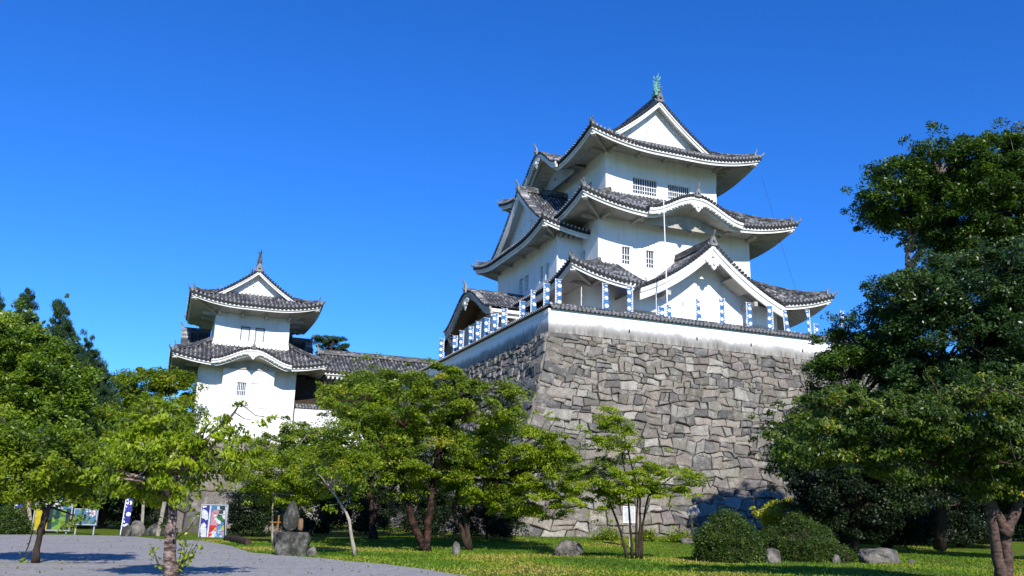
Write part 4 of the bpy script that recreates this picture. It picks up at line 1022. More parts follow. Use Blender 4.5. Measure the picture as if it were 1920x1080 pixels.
tree('cherry_tree', 'broad cherry tree hiding the foot of the tiled gallery', 'tree', CH, b, [b, up_at(640, 900, b), up_at(670, 800, b)], .28,
     [ell(600, 700, 720, 770, c), ell(640, 690, 790, 760, c), ell(700, 760, 800, 860, c), ell(600, 760, 700, 830, c)], 150, .7, 14000, .15, 'cherry', 'barkdark', .4, 20, nb=16)
b = G0(1882, 1100); c = czof(b)
tree('cherry_tree', 'large low-spreading cherry tree at far right with leaning scarred trunk', 'tree', CH, b, [b, up_at(1885, 1050, b), up_at(1882, 1000, b), up_at(1862, 950, b), up_at(1830, 860, b)], .27,
     [ell(1560, 740, 1780, 860, c, .8), ell(1420, 780, 1620, 870, c, .7), ell(1640, 730, 1960, 850, c), ell(1760, 700, 2000, 900, c), ell(1480, 730, 1640, 810, c, .7), ell(1800, 850, 1960, 935, c, .7), ell(1600, 840, 1820, 900, c, .7)], 460, .42, 30000, .12, 'cherrydark', 'barkred', .36, 21, nb=30, droop=.5,
     stems=[[b, up_at(1888, 1050, b), up_at(1885, 1000, b), up_at(1862, 950, b), up_at(1835, 880, b), up_at(1760, 800, b)], [b, up_at(1868, 1030, b), up_at(1858, 960, b), up_at(1840, 900, b)], [up_at(1880, 1000, b), up_at(1905, 960, b), up_at(1930, 860, b)]])
# tall evergreens on the right
EV = 'tall evergreens to the right of the rampart'
b = at(1700, 990, 80.); b[2] = .6; c = 80.
tree('oak_tree', 'tallest evergreen oak with open pale limbs against the sky', 'tree', EV, b, [b, up_at(1702, 800, b), up_at(1705, 560, b), up_at(1703, 450, b), up_at(1720, 400, b)], .5,
     [ell(1600, 335, 1730, 415, c), ell(1630, 300, 1760, 380, c), ell(1640, 375, 1730, 425, c), ell(1700, 395, 1830, 480, c, .8), ell(1740, 430, 1960, 560, c), ell(1690, 265, 1860, 360, c), ell(1770, 255, 1960, 380, c), ell(1720, 330, 1960, 470, c), ell(1850, 300, 2080, 520, c), ell(1680, 425, 1760, 455, c, .5), ell(1800, 420, 1960, 500, c)], 820, 1.2, 76000, .32, 'oak', 'barkgrey', .6, 31, nb=40, dens=2.8, shell=.5,
     stems=[[b, up_at(1702, 800, b), up_at(1703, 560, b), up_at(1702, 480, b), up_at(1706, 430, b), up_at(1668, 400, b)], [up_at(1703, 500, b), up_at(1740, 455, b), up_at(1790, 428, b), up_at(1840, 405, b), up_at(1900, 370, b)], [up_at(1703, 470, b), up_at(1735, 400, b), up_at(1760, 330, b)]])
b = at(1900, 990, 95.); b[2] = .6; c = 95.
tree('oak_tree', 'yellowing tree top just above the evergreen oak', 'tree', EV, b, [b, up_at(1920, 600, b), up_at(1930, 350, b)], .5,
     [ell(1870, 238, 2040, 300, c), ell(1900, 250, 2100, 420, c)], 90, 1.3, 9000, .32, 'orangeleaf', 'barkdark', .5, 32)
b = at(1760, 1005, 44.); b[2] = .55; c = 44.
tree('holly_tree', 'dense dark glossy evergreen below the tall oak', 'tree', EV, b, [b, up_at(1765, 850, b), up_at(1770, 700, b), up_at(1770, 560, b)], .35,
     [ell(1640, 500, 1800, 600, c), ell(1700, 470, 1960, 640, c), ell(1640, 570, 1960, 760, c), ell(1850, 480, 2040, 760, c), ell(1650, 660, 1960, 860, c)], 560, .75, 80000, .18, 'ever', 'barkdark', .6, 33, nb=20, up=.6)
b = at(1580, 1010, 46.); b[2] = .55; c = 46.
tree('holly_tree', 'lighter evergreen crowding the right end of the parapet', 'tree', EV, b, [b, up_at(1590, 900, b), up_at(1600, 760, b), up_at(1620, 620, b)], .28,
     [ell(1555, 580, 1680, 690, c, .9), ell(1520, 640, 1700, 780, c), ell(1600, 570, 1720, 680, c), ell(1470, 740, 1700, 880, c), ell(1440, 800, 1640, 900, c)], 400, .66, 52000, .16, 'oak', 'barkdark', .5, 34, nb=24)
b = at(1600, 1030, 40.); b[2] = .5; c = 41.
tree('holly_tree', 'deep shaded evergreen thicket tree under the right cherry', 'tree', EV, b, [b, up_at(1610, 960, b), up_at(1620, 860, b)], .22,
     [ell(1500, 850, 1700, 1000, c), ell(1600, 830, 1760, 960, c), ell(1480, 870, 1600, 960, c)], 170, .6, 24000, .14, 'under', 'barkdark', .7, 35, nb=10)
b = at(1930, 1010, 40.); b[2] = .5; c = 42.
tree('holly_tree', 'shaded evergreen at the right edge behind the leaning cherry', 'tree', EV, b, [b, up_at(1925, 940, b), up_at(1930, 860, b)], .25,
     [ell(1820, 820, 2040, 960, c), ell(1880, 860, 2060, 1010, c), ell(1760, 820, 1900, 920, c)], 150, .7, 20000, .15, 'under', 'barkdark', .7, 36, nb=8)
b = at(1780, 990, 66.); b[2] = .6; c = 66.
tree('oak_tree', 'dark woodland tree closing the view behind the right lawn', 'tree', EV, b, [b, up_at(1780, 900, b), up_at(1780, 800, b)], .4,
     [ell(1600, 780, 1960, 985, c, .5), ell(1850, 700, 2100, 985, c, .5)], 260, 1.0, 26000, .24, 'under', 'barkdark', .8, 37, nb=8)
for i, (x0, y0, x1, y1, c_, lab) in enumerate(((1820, 560, 2100, 960, 84., 'far dark tree behind the tall oak at the right border'), (1640, 640, 1880, 990, 88., 'far dark tree behind the glossy evergreen'), (1850, 840, 2120, 1000, 70., 'low dark tree closing the right border of the lawn'), (1560, 880, 1760, 1000, 47., 'dark evergreen at the right foot of the rampart'), (1700, 880, 1900, 1000, 55., 'dark evergreen in the middle of the right background'))):
    b = at((x0+x1)/2, 995, c_); b[2] = .5
    tree('woodland_tree', lab, 'tree', 'dark woodland trees on the right', b, [b, up_at((x0+x1)/2, y1-60, b), up_at((x0+x1)/2, (y0+y1)/2, b)], .35,
         [ell(x0, y0, x1, y1, c_, .5), ell(x0-20, (y0+y1)/2, x1+20, y1+30, c_, .4)], 170, 1.0 if c_ > 60 else .7, 16000, .26 if c_ > 60 else .17, 'under', 'barkdark', .8, 130+i, nb=8)
# left side trees
LF = 'trees at the left edge'
b = at(40, 1000, 52.); b[2] = .2; c = 52.
tree('camphor_tree', 'large glossy-leaved round tree at the left edge', 'tree', LF, b, [b, up_at(35, 900, b), up_at(30, 750, b)], .5,
     [ell(-180, 580, 60, 800, c), ell(-80, 590, 110, 760, c), ell(0, 650, 160, 790, c), ell(40, 690, 175, 800, c), ell(-150, 740, 120, 860, c)], 430, .85, 60000, .22, 'glossy', 'barkdark', .55, 41, nb=14, up=.6)
for i, (x, y0, y1, w, c, lab) in enumerate(((48, 528, 700, 42, 66., 'pine top rising behind the round tree, leftmost'), (112, 545, 760, 62, 64., 'tall dark pine with upturned shoots behind the round tree'), (165, 625, 770, 52, 62., 'lower pine leaning right beside the open sky'), (-12, 535, 700, 50, 68., 'pine tip cut by the left border'))):
    b = at(x-10, 1000, c); b[2] = .2
    tree('pine_tree', lab, 'pine', 'pines behind the round tree', b, [b, up_at(x, 850, b), up_at(x, 700, b), up_at(x, y0+55, b)], .22,
         [ell(x-w*.12, y0, x+w*.12, y0+(y1-y0)*.3, c), ell(x-w*.3, y0+15, x+w*.3, y0+(y1-y0)*.5, c), ell(x-w*.6, y0+(y1-y0)*.3, x+w*.6, y1, c), ell(x-w, y0+(y1-y0)*.6, x+w, y1+40, c)], 300, .36, 34000, .34, 'needle', 'barkdark', .75, 44+i, aspect=.10, droop=-.75, spread=.55, nb=16, shell=.35)
b = at(615, 690, 112.); b[2] = 4.; c = 112.
tree('pine_tree', 'pine crown rising behind the turret and the gallery roof', 'pine', 'pines behind the walls', b, [b, up_at(615, 720, b), up_at(622, 645, b)], .4,
     [ell(585, 632, 650, 662, c), ell(585, 655, 640, 680, c), ell(630, 648, 675, 664, c), ell(575, 670, 680, 720, c)], 60, .85, 22000, .42, 'needle', 'barkdark', .30, 49, aspect=.10, droop=-.4, nb=12, shell=.3)
b = at(260, 1000, 90.); b[2] = .2; c = 90.
tree('broadleaf_tree', 'light green tree between the pines and the turret', 'tree', LF, b, [b, up_at(260, 850, b), up_at(262, 740, b)], .4,
     [ell(180, 700, 260, 780, c), ell(230, 688, 320, 770, c), ell(270, 695, 370, 800, c), ell(180, 750, 340, 860, c)], 170, 1.1, 22000, .28, 'cherry', 'barkdark', .5, 50, nb=14)
b = at(190, 1000, 60.); b[2] = .2; c = 58.
tree('broadleaf_tree', 'olive-green spreading tree left of the turret foot', 'tree', LF, b, [b, up_at(200, 920, b), up_at(220, 820, b)], .35,
     [ell(160, 760, 300, 860, c), ell(240, 745, 365, 850, c), ell(90, 800, 260, 900, c), ell(280, 810, 370, 900, c)], 210, .8, 26000, .19, 'cherry', 'barkdark', .45, 51, nb=14)
b = at(20, 1000, 60.); b[2] = .2; c = 60.
tree('broadleaf_tree', 'deep shaded tree under the round tree at far left', 'tree', LF, b, [b, up_at(30, 920, b), up_at(20, 850, b)], .35,
     [ell(-150, 790, 120, 950, c), ell(40, 830, 230, 960, c), ell(150, 860, 330, 960, c)], 230, .95, 30000, .22, 'under', 'barkdark', .6, 52, nb=10)
# dark undergrowth banks
UG = 'shaded evergreen shrubs at the foot of the walls'
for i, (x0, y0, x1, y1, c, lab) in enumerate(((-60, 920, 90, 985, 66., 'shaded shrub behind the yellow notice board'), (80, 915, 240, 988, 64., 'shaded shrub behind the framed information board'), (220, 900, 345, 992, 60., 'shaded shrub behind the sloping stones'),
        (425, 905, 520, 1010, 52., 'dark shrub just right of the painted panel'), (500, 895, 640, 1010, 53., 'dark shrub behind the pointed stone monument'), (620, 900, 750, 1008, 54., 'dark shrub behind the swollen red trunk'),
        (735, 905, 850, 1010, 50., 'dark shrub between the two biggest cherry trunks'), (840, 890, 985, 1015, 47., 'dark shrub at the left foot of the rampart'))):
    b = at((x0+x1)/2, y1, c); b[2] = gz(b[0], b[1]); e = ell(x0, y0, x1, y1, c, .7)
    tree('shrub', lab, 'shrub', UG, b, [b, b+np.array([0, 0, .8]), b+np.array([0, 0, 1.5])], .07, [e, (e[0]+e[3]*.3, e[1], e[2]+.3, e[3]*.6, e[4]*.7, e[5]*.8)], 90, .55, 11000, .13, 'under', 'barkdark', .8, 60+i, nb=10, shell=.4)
# clipped bushes and flowering shrub on the lawn
def bush(label, px, py, w, h, seed, lm='hedge', name='bush', dep=.9, cat='bush', grp='clipped bushes', n=34000, ls=.08, pr=.16):
    b = G0(px, py); c = czof(b); rx = w/2*c/FPX; rz = h*c/FPX
    b = b + np.array([.35, .9, 0])*rx*.8
    r = np.random.default_rng(seed); k = 420; d = r.normal(size=(k, 3)); d /= np.linalg.norm(d, axis=1)[:, None]; d[:, 2] = np.abs(d[:, 2])*1.0
    e = d*np.array([rx, rx*dep, rz]); e = np.sign(e)*np.abs(e)
    C = b + e*(1 - .16*r.random(k)[:, None]**2)*(1+.16*np.array([noise.noise(Vector(v)*2.2) for v in d])[:, None]) 
    low = r.normal(size=(k//3, 3))*np.array([rx*.33, rx*.3, .1]); low = np.concatenate([np.stack([np.cos(a_:=r.uniform(0, 6.28, k//3))*rx*.96, np.sin(a_)*rx*dep*.96, r.uniform(.03, rz*.5, k//3)], 1)]); C = np.concatenate([C, b+low])
    per = n//len(C); P = (C[:, None, :] + r.normal(size=(len(C), per, 3))*pr*.6).reshape(-1, 3); rv = np.repeat(np.clip(r.normal(.45, .2, len(C)), 0, 1), per); ow = np.repeat((C-b)/(np.linalg.norm(C-b, axis=1)[:, None]+1e-6), per, axis=0)
    sh = C[r.choice(k, 36)]; sh = np.concatenate([sh + (sh-b)*t_ for t_ in (.06, .11, .16, .2)]); P = np.concatenate([P, sh + r.normal(size=sh.shape)*.02]); rv = np.concatenate([rv, np.full(len(sh), .8)]); ow = np.concatenate([ow, np.tile([0, 0, 1.], (len(sh), 1))])
    ok = P[:, 2] > b[2]+.01; root = empty(name, tuple(b), label, cat, grp)
    leaf_mesh('foliage', P[ok], ls, .4, .7, lm, root, .5, .0, seed, rv[ok], ow[ok])
    t = MB(); r2_ = random.Random(seed)
    for q in range(9):
        a = q*.7; t.tube([b, b+np.array([math.cos(a)*rx*.3, math.sin(a)*rx*.3, rz*.4]), b+np.array([math.cos(a)*rx*.7, math.sin(a)*rx*.6, rz*.7])], [.04, .03, .012], 5)
    t.build('stems', MT['barkdark'], root)
    core = MB(); core_ = [[b + np.array([math.cos(a)*math.cos(p_)*rx*.82, math.sin(a)*math.cos(p_)*rx*.82*dep, max(0, math.sin(p_))*rz*.84]) for p_ in np.linspace(0, 1.55, 6)] for a in np.linspace(0, 2*math.pi, 15)]
    core.grid(core_); core.build('inner_twigs', MT['barkdark'], root)
    return root
bush('round clipped bush left of the yellow-leaved shrub', 1378, 1056, 128, 92, 71)
bush('round clipped bush right of the yellow-leaved shrub', 1520, 1056, 140, 80, 72)
bush('small low bush beside the long boulder', 1588, 1058, 50, 26, 73, n=3000)
bush('lime-green clipped bush at the left border', -8, 1002, 76, 48, 74, dep=1., n=12000, ls=.10, pr=.2)
b = G0(1455, 1040); c = czof(b)+1.5
tree('golden_shrub', 'yellow-leaved shrub rising between the two clipped bushes', 'shrub', None, b+np.array([.5, 1.5, 0]), [b+np.array([.5, 1.5, 0]), up_at(1460, 1000, b), up_at(1470, 975, b)], .05,
     [ell(1415, 940, 1525, 980, c-2.2, .4), ell(1425, 960, 1470, 1025, c-2.6, .4), ell(1495, 955, 1560, 985, c-2.2, .4)], 130, .26, 9000, .13, 'gold', 'barkdark', .6, 75, nb=12)
b = G0(1500, 1030); 
tree('shrub', 'plain green shrub behind the yellow-leaved one', 'shrub', UG, b+np.array([1.2, 3.2, 0]), [b+np.array([1.2, 3.2, 0]), up_at(1500, 990, b+np.array([1.2, 3.2, 0]))], .05,
     [ell(1440, 950, 1580, 1020, czof(b)+3.5, .6), ell(1300, 970, 1420, 1010, czof(b)+3.5, .5)], 90, .4, 9000, .10, 'hedge', 'barkdark', .6, 76, nb=8)
for i, (px, py, w, lab) in enumerate(((1140, 1020, 60, 'leafy weeds left of the lone maple stems'), (1215, 1022, 34, 'low weeds just right of the lone maple stems'), (1275, 1020, 62, 'leafy weeds near the left clipped bush'), (1345, 1018, 40, 'weeds behind the left clipped bush'))):
    b = at(px, py-2, 50.); b[2] = gz(b[0], b[1]); e = ell(px-w/2, py-20, px+w/2, py, 50., .5)
    r = np.random.default_rng(90+i); C = np.array([[e[0]+r.normal()*e[3]*.5, e[1]+r.normal()*e[4]*.5, b[2]+abs(r.normal())*.3+.05] for _ in range(1500)])
    root = empty('weed_clump', tuple(b), lab, 'weeds', 'weeds along the rampart foot'); leaf_mesh('leaves', C, .12, .6, .8, 'cherry', root, .5, 0., 95+i)
# suckers of leaves at the feet of two cherries
def sucker(label, b, h, n, seed, parts=5):
    r = np.random.default_rng(seed); root = empty('leafy_sucker', tuple(b), label, 'shoots', 'leafy shoots at trunk feet'); t = MB(); C = []
    for k in range(parts):
        a = r.uniform(0, 6.28); e = b + np.array([math.cos(a)*.5, math.sin(a)*.4, h*r.uniform(.6, 1)]); m_ = b + np.array([math.cos(a)*.32, math.sin(a)*.25, h*.35]); t.tube([b, m_, e], [.012, .01, .004], 4)
        for q in range(n): u = r.random(); C.append((m_*(1-u)+e*u if r.random() < .6 else b*(1-u)+m_*u) + r.normal(size=3)*.06)
    t.build('stems', MT['barkdark'], root); leaf_mesh('leaves', np.array(C), .12, .7, .8, 'bright', root, .45, .2, seed)
b = G0(320, 1088); sucker('leafy shoots around the foreground cherry foot', b, 1.0, 26, 81, 8)
b = G0(62, 1056) + np.array([-.3, 0, 0]); sucker('thin leafy shoots left of the small leaning cherry', b, 1.3, 8, 82, 4)
b = G0(322, 1010); b = at(332, 985, czof(G0(320, 1088))+.3); sucker('leafy shoot half way up the foreground trunk', b - np.array([0, 0, .3]), .7, 18, 83, 3)

# lawn blades: countless, one object
n = 90000; r = np.random.default_rng(5)
gx = r.uniform(2, 44, n); gy = r.uniform(17, 49, n)
def edgey(x):
    ex = np.array([p[0] for p in P2]); return ex
ee = np.array(E_[::-1]); o_ = np.argsort(ee[:, 0]); keep_ = gy > np.interp(gx, ee[o_, 0], ee[o_, 1]) + .05*r.normal(size=n)
gx, gy = gx[keep_], gy[keep_]; n = len(gx); hgt = r.uniform(.02, .07, n)*(1+1.0*(r.random(n) < .08)); a = r.uniform(0, 6.28, n)
z0 = np.array([gz(x, y) for x, y in zip(gx, gy)])
V = np.empty((n, 3, 3)); w = .03; V[:, 0] = np.stack([gx-np.cos(a)*w, gy-np.sin(a)*w, z0], 1); V[:, 1] = np.stack([gx+np.cos(a)*w, gy+np.sin(a)*w, z0], 1)
V[:, 2] = np.stack([gx+r.normal(size=n)*.03, gy+r.normal(size=n)*.03, z0+hgt], 1)
me = bpy.data.meshes.new('grass'); me.vertices.add(n*3); me.vertices.foreach_set('co', V.reshape(-1).astype(np.float32)); me.loops.add(n*3); me.loops.foreach_set('vertex_index', np.arange(n*3, dtype=np.int32))
me.polygons.add(n); me.polygons.foreach_set('loop_start', np.arange(0, n*3, 3, dtype=np.int32)); me.polygons.foreach_set('loop_total', np.full(n, 3, dtype=np.int32))
at_ = me.attributes.new('rnd', 'FLOAT', 'FACE'); pn = np.array([noise.noise((x*.22, y*.22, 4.)) for x, y in zip(gx, gy)]); at_.data.foreach_set('value', np.clip(.42+pn*1.0+r.normal(size=n)*.07, 0, 1).astype(np.float32))
MT['blade'] = m_leaf('grass_blade', [(0, (.06, .14, .006)), (.45, (.13, .235, .010)), (.7, (.26, .29, .02)), (1, (.40, .32, .08))], .3, .6)
me.materials.append(MT['blade']); me.update(calc_edges=True); go = bpy.data.objects.new('grass', me); COL.objects.link(go); tag(go, 'short sunlit lawn grass with dry yellow patches', 'grass', kind='stuff')

# fallen leaves on gravel and lawn
r = np.random.default_rng(77); n = 1500; fx = r.uniform(-8, 34, n); fy = r.uniform(20, 47, n)
leaf_mesh('fallen_leaves', np.array([[x, y, gz(x, y)+.03] for x, y in zip(fx, fy)]), .085, 4., .35, 'orangeleaf', None, .6, .0, 78)
tag(bpy.data.objects['fallen_leaves'], 'scattered fallen leaves on the gravel and the lawn', 'fallen leaves', kind='stuff')
# ---------------------------------------------------------------- banners
ORD = ['first', 'second', 'third', 'fourth', 'fifth', 'sixth', 'seventh', 'eighth', 'ninth', 'tenth', 'eleventh', 'twelfth', 'thirteenth', 'fourteenth', 'fifteenth']
def banner(base, h, label, yaw=0., tilt=0., w=.46, ch=2.7, grp='festival banners on the parapet', mcl='blue', side=1, nd=4):
    root = empty('banner', tuple(base), label, 'banner', grp); c, s_ = math.cos(yaw), math.sin(yaw); b = np.array(base, float)
    P = lambda u, z, o=0.: b + np.array([c*u + s_*o, s_*u - c*o, 0]) + np.array([1., .15, 0])*tilt*z + np.array([0, 0, z])
    t = MB(); t.tube([P(0, 0), P(0, h)], .028, 6); t.tube([P(-.06*side, h-.06), P((w+.08)*side, h-.03)], .018, 5); t.build('pole', MT['pole'], root)
    cl = MB(); n = 12; wav = lambda u, z: (.05*math.sin(z*2.3+b[0]*3+b[1]) + .03*math.sin(z*5.1+b[1]*2)) * (u/w+.1) + .03*u/w*z
    top = h-.09
    cl.grid([[P(side*(.03+w*i/4), top-ch*j/n, wav(w*i/4, j*ch/n)) for j in range(n+1)] for i in range(5)]); co = cl.build('cloth', MT[mcl], root)
    em = MB(); R_ = w*.33; cx = .03+w*.60
    for sd in (-1, 1):
        for k in range(nd):
            zc = top-.42-k*.62
            if zc-R_ < top-ch: break
            ring = [em.vert(P(side*(cx+R_*math.cos(a)), zc+R_*math.sin(a), wav(cx+R_*math.cos(a)-.03, top-zc-R_*math.sin(a))+.012*sd)) for a in np.linspace(0, 2*math.pi, 14)[:-1]]
            em.face(ring)
        for k in range(12):                 # column of small written characters
            zc = top-.22-k*.2
            for q in range(2): 
                u = .06+.03*q; z_ = zc-.035*q; em.poly([P(side*(u-.012), z_-.05, .014*sd), P(side*(u+.035), z_-.05, .014*sd), P(side*(u+.035), z_+.03, .014*sd), P(side*(u-.012), z_+.03, .014*sd)])
        em.poly([P(side*(.08+w*.3), top-.13, .014*sd), P(side*(w-.04), top-.13, .014*sd), P(side*(w-.04), top-.06, .014*sd), P(side*(.08+w*.3), top-.06, .014*sd)])
    em.build('white_discs', MT['white'], co)
    return root
FB = [(1090, 538, 1.15, 0, 1), (1130, 530, .1, 0, 1), (1186, 537, -.1, 0, -1), (1230, 545, 1.1, 0, 1), (1234, 574, -.2, 0, 1), (1249, 569, .1, 0, 1), (1275, 549, 1.0, .06, 1), (1304, 558, .2, 0, 1), (1358, 559, .0, 0, -1), (1399, 566, .1, 0, 1), (1448, 572, -.2, 0, -1), (1472, 580, .1, -.08, 1), (1519, 581, .2, -.03, -1), (1526, 606, .1, 0, 1), (1576, 582, .2, 0, 1)]
for k, (px, py, yw, tl, sd) in enumerate(FB):
    p = atY(px, py, 56.1 + (.7 if py in (574, 569, 606) else 0)); banner((p[0], p[1], 14.5), p[2]-14.5, 'blue banner with white discs above the front parapet, %s from the rampart corner' % ORD[k], yw, tl, side=sd)
LB = [(1042, 522, .1, 0), (1020, 530, .1, 0), (996, 543, .3, 0), (975, 563, .2, 0), (951, 578, .0, -1), (934, 587, .0, -1), (918, 596, .0, -1), (902, 603, .1, -1), (888, 612, .1, -1), (870, 620, .2, -1), (858, 629, .1, -1), (833, 635, .0, -1)]
for k, (px, py, yw, sd) in enumerate(LB):
    p = atX(px, py, 25.1); banner((p[0], p[1], 14.5), p[2]-14.5, 'blue banner with white discs above the left parapet, %s from the rampart corner' % ORD[k], yw, 0, side=sd or 1)
# flag pole and stay wire
p = atY(1244, 372, 60.); fp = empty('flagpole', (p[0], 60., 14.5), 'slim white flagpole standing before the keep gable', 'flagpole'); t = MB(); q0 = atY(1253, 600, 60.)
t.tube([(q0[0], 60, 14.5), (p[0], 60, p[2])], [.07, .045], 8); t.build('pole', MT['pole'], fp); t = MB(); t.tube([(p[0], 60, p[2]-.02), (p[0], 60, p[2]+.05), (p[0], 60, p[2]+.12)], [.03, .08, .02], 8); t.build('finial', MT['pole'], fp)
t = MB(); a, b = atY(1428, 330, 67.), atY(1497, 560, 63.); t.tube([a, (a+b)/2-np.array([0, 0, .3]), b], .013, 4); t.build('stay_cable', MT['undertile'], keep)
# small timber building beyond the left parapet
wb = empty('timber_hut', (33.5, 104, 14.5), 'small brown timber building beyond the end of the left parapet', 'hut'); c0 = atX(829, 700, 32.); 
t = MB(); t.box((32., 102.6, 14.5), (36, 106, 22.0)); t.poly([(32, 102.6, 22.), (32, 106, 22.), (32, 104.3, 23.2)]); t.build('plank_wall', MT['brownwood'], wb)
t = MB(); t.poly([(31.6, 102.2, 21.8), (36.4, 102.2, 21.8), (36.4, 104.3, 23.4), (31.6, 104.3, 23.4)]); t.poly([(31.6, 106.4, 21.8), (36.4, 106.4, 21.8), (36.4, 104.3, 23.4), (31.6, 104.3, 23.4)]); t.build('hut_roof', MT['ridge'], wb)
# ---------------------------------------------------------------- stones and small things on the ground
def rock(name, label, cat, c, r3, seed, m='rock', grp=None, pointed=0., sub=4, boxy=0.):
    me = MB(); n1, n2 = 14, 22; G = []
    for i in range(n1+1):
        th = math.pi*i/n1; row = []
        for j in range(n2+1):
            ph = 2*math.pi*(j % n2)/n2; d = Vector((math.sin(th)*math.cos(ph), math.sin(th)*math.sin(ph), math.cos(th)))
            if boxy: mx = max(abs(d.x), abs(d.y), abs(d.z)); d = d*(1-boxy) + d/mx*boxy*.85
            k = 1 + .22*noise.noise(d*1.4+Vector((seed, 0, 0))) + .09*noise.noise(d*4+Vector((seed, 3, 0)))
            z = d.z*r3[2]*k; f = 1 - pointed*max(0, z/r3[2])
            row.append((c[0]+d.x*r3[0]*k*f, c[1]+d.y*r3[1]*k*f, c[2]+z))
        G.append(row)
    me.grid(G); o = me.build(name, MT[m]); 
    for p_ in o.data.polygons: p_.use_smooth = False
    return tag(o, label, cat, grp)
def rockpx(label, x0, y0, x1, y1, seed, cz=None, **k):
    b = G0((x0+x1)/2, y1) if cz is None else at((x0+x1)/2, y1, cz); b[2] = gz(b[0], b[1]); c = czof(b); w = (x1-x0)/2*c/FPX; h = (y1-y0)*c/FPX
    return rock(k.pop('name', 'boulder'), label, k.pop('cat', 'boulder'), (b[0]+w*.3, b[1]+w*.5, b[2]+h*.35), (w, w*.7, h*.62), seed, **k)
rockpx('pale rounded boulder at the foot of the great wall, left of the lone maple', 1037, 1012, 1092, 1043, 2)
rockpx('small flat pale stone on the lawn near the left clipped bush', 1275, 1019, 1302, 1031, 3)
rockpx('squat grey stone between the two clipped bushes', 1434, 1029, 1466, 1057, 4, boxy=.5)
rockpx('long low boulder on the lawn right of the clipped bushes', 1612, 1031, 1694, 1060, 5, boxy=.5)
rockpx('small pale rock among the cherry trunks', 846, 1016, 862, 1040, 6)
rockpx('brown rock against the right side of the monument block', 574, 1026, 592, 1043, 7)
rockpx('low stone at the border of the gravel, left of the painted panel', 236, 978, 264, 1006, 8, cz=47.)
rockpx('rugged dark rock behind the foreground trunk', 262, 985, 322, 1008, 9, cz=48., m='darkrock')
rockpx('rock at the foot of the left banners, gravel border', 224, 988, 242, 1010, 10, cz=46., m='darkrock')
rockpx('small stone between the long boulder and the low bush', 1562, 1043, 1578, 1058, 12)
rockpx('tiny half-buried stone right of the long boulder', 1704, 1052, 1718, 1061, 13)
b = G0(541, 1042); c = czof(b); k_ = c/FPX
o = rock('stone_block', 'rough square stone block carrying the pointed standing stone', 'stone block', (b[0]+.15, b[1]+.5, .36), (36*k_, .55, .52), 14, m='darkrock', boxy=.9)
rock('standing_stone', 'pointed dark standing stone on top of the rough block', 'monument', (*at(545, 985, c+.5)[:2], .88+.48), (.27, .20, .55), 15, m='darkrock', pointed=.28)
rock('tree_stump', 'little brown stump beside the pointed standing stone', 'stump', (*at(563, 992, c+.5)[:2], 1.08), (.10, .1, .24), 16, m='wood', boxy=.3)
# log and stakes
b1, b2 = atZ(424, 1014), atZ(466, 1022)
t = MB(); t.tube([b1+[0, 0, .12], (b1+b2)/2+[0, .1, .16], b2+[0, 0, .1]], [.16, .19, .15], 9); tag(t.build('log', MT['barkdark']), 'dark log lying at the gravel edge right of the painted panel', 'log')
p = at(520, 1001, 38.); t = MB(); t.tube([(p[0], p[1], 0), (p[0], p[1], 1.35)], .035, 6); t.tube([(p[0]-.35, p[1], 1.05), (p[0]+.1, p[1], 1.05)], .025, 5); tag(t.build('tree_stake', MT['brownwood']), 'reddish stake with cross bar beside the monument block', 'stake')
def post(label, px, y0, y1, cz, r=.06, m='barkpale', dx=0.):
    a = at(px+dx, y0, cz); b = at(px, y1, cz); b[2] = max(0, b[2]); t = MB(); t.tube([b, a], r, 7); t.tube([a, a+(a-b)*.02], r*.6, 7); return tag(t.build('wooden_post', MT[m]), label, 'post')
post('pale wooden post beside the sloping slab', 266, 925, 992, 50., .09, dx=4)
post('leaning pale timber left of the foreground trunk', 296, 935, 1004, 48., .12, dx=14)
post('leaning weathered post left of the yellow notice board', 57, 928, 975, 52., .11, dx=-6)
post('thin metal post at the right edge of the painted panel', 423, 940, 1008, 47.5, .03, m='metal')
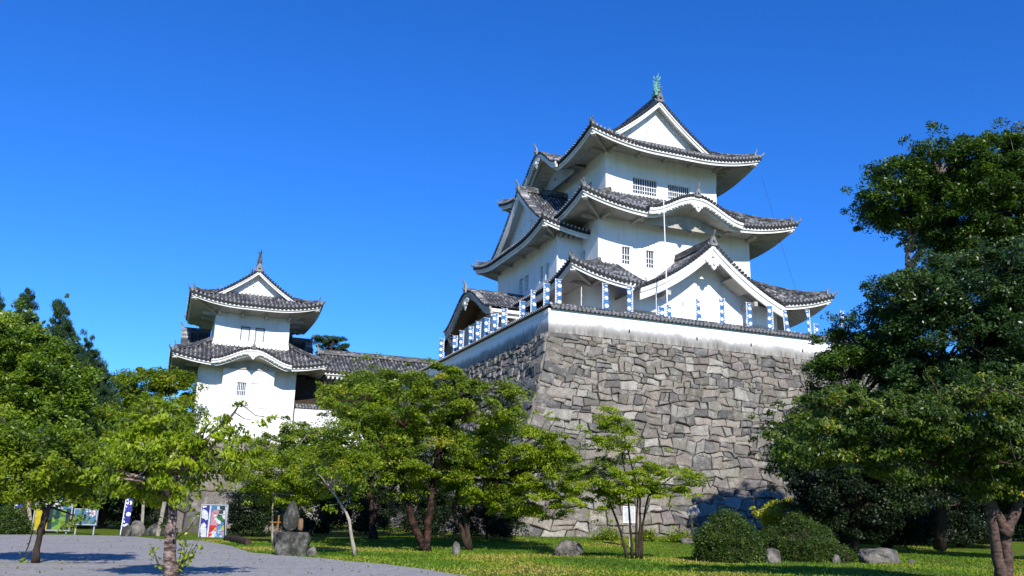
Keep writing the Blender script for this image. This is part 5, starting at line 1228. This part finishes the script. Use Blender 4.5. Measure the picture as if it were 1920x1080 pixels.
# notice boards
def mcol(n, c): 
    c = tuple(x*.72 for x in c)  # every panel colour dimmed to carry the tree shade
    if n not in MT: MT[n] = m_simple(n, c, tuple(x*.75 for x in c), 6, .6, .3, .05, .01)
    return MT[n]
Y_ = mcol('panel_yellow', (.62, .50, .02)); Gp = mcol('panel_green', (.04, .17, .05)); Bp = mcol('panel_blue', (.08, .22, .36)); Lp = mcol('panel_pale', (.62, .70, .74)); Rp = mcol('panel_red', (.60, .03, .05)); Kp = mcol('panel_pink', (.62, .28, .32)); Dp = mcol('panel_dark', (.02, .04, .05)); Sp = mcol('panel_skyblue', (.10, .32, .60)); Wp = mcol('panel_white', (.72, .74, .74)); LG = mcol('panel_leaf', (.22, .38, .06))
def board(name, label, cat, x0, y0, x1, y1, yg, cz, patches, frame='metal', seed=1, blotch=(), nb=0, legs=2):
    O = at(x0, y1, cz); U = at(x1, y1, cz) - O; U[2] = 0; w = np.linalg.norm(U); U /= w; h = (y1-y0)*cz/FPX; z0 = O[2]; N_ = np.array([U[1], -U[0], 0.])
    root = empty(name, (O[0], O[1], 0.), label, cat)
    P = lambda u, v, o=0.: np.array([O[0], O[1], z0]) + U*u*w + np.array([0, 0, v*h]) + N_*o
    t = MB(); t.obox(P(.5, .5, -.03), U*w/2, N_*.03, np.array([0, 0, h/2])); t.build('panel', [Dp], root)
    t = MB()
    for u in (0, 1): t.obox(P(u, .5), U*.025, N_*.045, np.array([0, 0, h/2+.03]))
    for v in (0, 1): t.obox(P(.5, v), U*(w/2-.026), N_*.04, np.array([0, 0, .025]))
    t.build('frame', MT[frame], root)
    if legs:
        for u in (.1, .9): 
            t = MB(); q = P(u, .0, -.1); t.tube([(q[0], q[1], 0), (q[0], q[1], z0+h*.6)], .04, 6); t.build('leg', MT['metal'], root)
    mats = []; t = MB(); r = random.Random(seed)
    def mi(m):
        if m not in mats: mats.append(m)
        return mats.index(m)
    lv = .004
    for (u0, v0, u1, v1, m) in patches:
        lv += .002; t.poly([P(u0, v0, lv), P(u1, v0, lv), P(u1, v1, lv), P(u0, v1, lv)], mi(m))
    for k in range(nb):
        u0, v0, u1, v1, ms = r.choice(blotch); a = r.uniform(u0, u1); b_ = r.uniform(v0, v1); ra = r.uniform(.03, .09)*min(w, h)*1.3; lv += .0006; m = r.choice(ms); ph = r.uniform(0, 3)
        t.face([t.vert(P(min(u1, max(u0, a+ra/w*math.cos(q)*(1+.3*math.sin(2*q+ph)))), min(v1, max(v0, b_+ra/h*math.sin(q)*(1+.3*math.cos(3*q+ph)))), lv)) for q in np.linspace(0, 2*math.pi, 10)[:-1]], mi(m))
    t.build('artwork', mats, root); return root
board('notice_board', 'wide notice board with yellow sheet and green picture, far left', 'notice board', 60, 940, 130, 993, 1000, 48., [(.02, .74, .98, .99, Bp), (.02, .02, .38, .72, Y_), (.50, .02, .86, .72, Gp)], seed=3,
      blotch=[(.5, .02, .86, .72, [LG, Gp, Dp, LG]), (.02, .74, .98, .99, [Lp, Wp, Bp, Dp])], nb=46)
t = board('information_board', 'framed blue map board on dark legs, right of the yellow notice', 'notice board', 137, 955, 180, 983, 1000, 47., [(.03, .03, .97, .97, Bp)], seed=5, blotch=[(.05, .05, .95, .95, [Bp, Lp, Gp, LG, Bp]), (.5, .5, .95, .95, [Wp, Kp])], nb=26)
board('painted_panel', 'colourful painted festival panel standing on the gravel border', 'painted panel', 372, 948, 421, 1013, 1015, 48.5, [(.02, .02, .98, .98, Bp), (.02, .02, .30, .98, MT['navy']), (.30, .02, .36, .98, Wp), (.4, .45, .75, .8, Kp), (.36, .2, .6, .45, Rp), (.6, .05, .97, .4, Sp), (.6, .6, .97, .95, Wp)], seed=8,
      blotch=[(.36, .1, .65, .45, [Rp, Y_, Rp, Wp]), (.4, .4, .8, .85, [Kp, Dp, Wp, Kp]), (.6, .05, .97, .45, [Sp, Wp, Sp, Y_]), (.6, .5, .97, .97, [Wp, Gp, Lp, Dp]), (.03, .03, .28, .97, [Wp, Wp, Wp]), (.05, .05, .95, .3, [Wp, Kp, Sp])], nb=70, legs=0)
board('signboard', 'small white signboard behind the lone maple stems', 'sign', 1169, 951, 1190, 979, 1030, 46., [(.03, .03, .97, .97, Wp)], frame='pole', seed=9, legs=0)
p = at(1182, 1000, 46.); t = MB(); t.box((p[0]-.07, p[1]-.03, gz(p[0], p[1])), (p[0]+.07, p[1]+.03, 2.0)); tag(t.build('sign_post', MT['pole']), 'white post below the signboard behind the lone maple', 'post')
for px, py, cz_, lab in ((31, 922, 50., 'navy banner left of the leaning post, far left'), (236, 925, 49., 'navy banner at the left of the sloping stones')):
    p = at(px, py, cz_); banner((p[0], p[1], 0.), p[2], lab, .2, .03, w=.34, ch=1.9, grp='banners at the gravel border', mcl='navy')
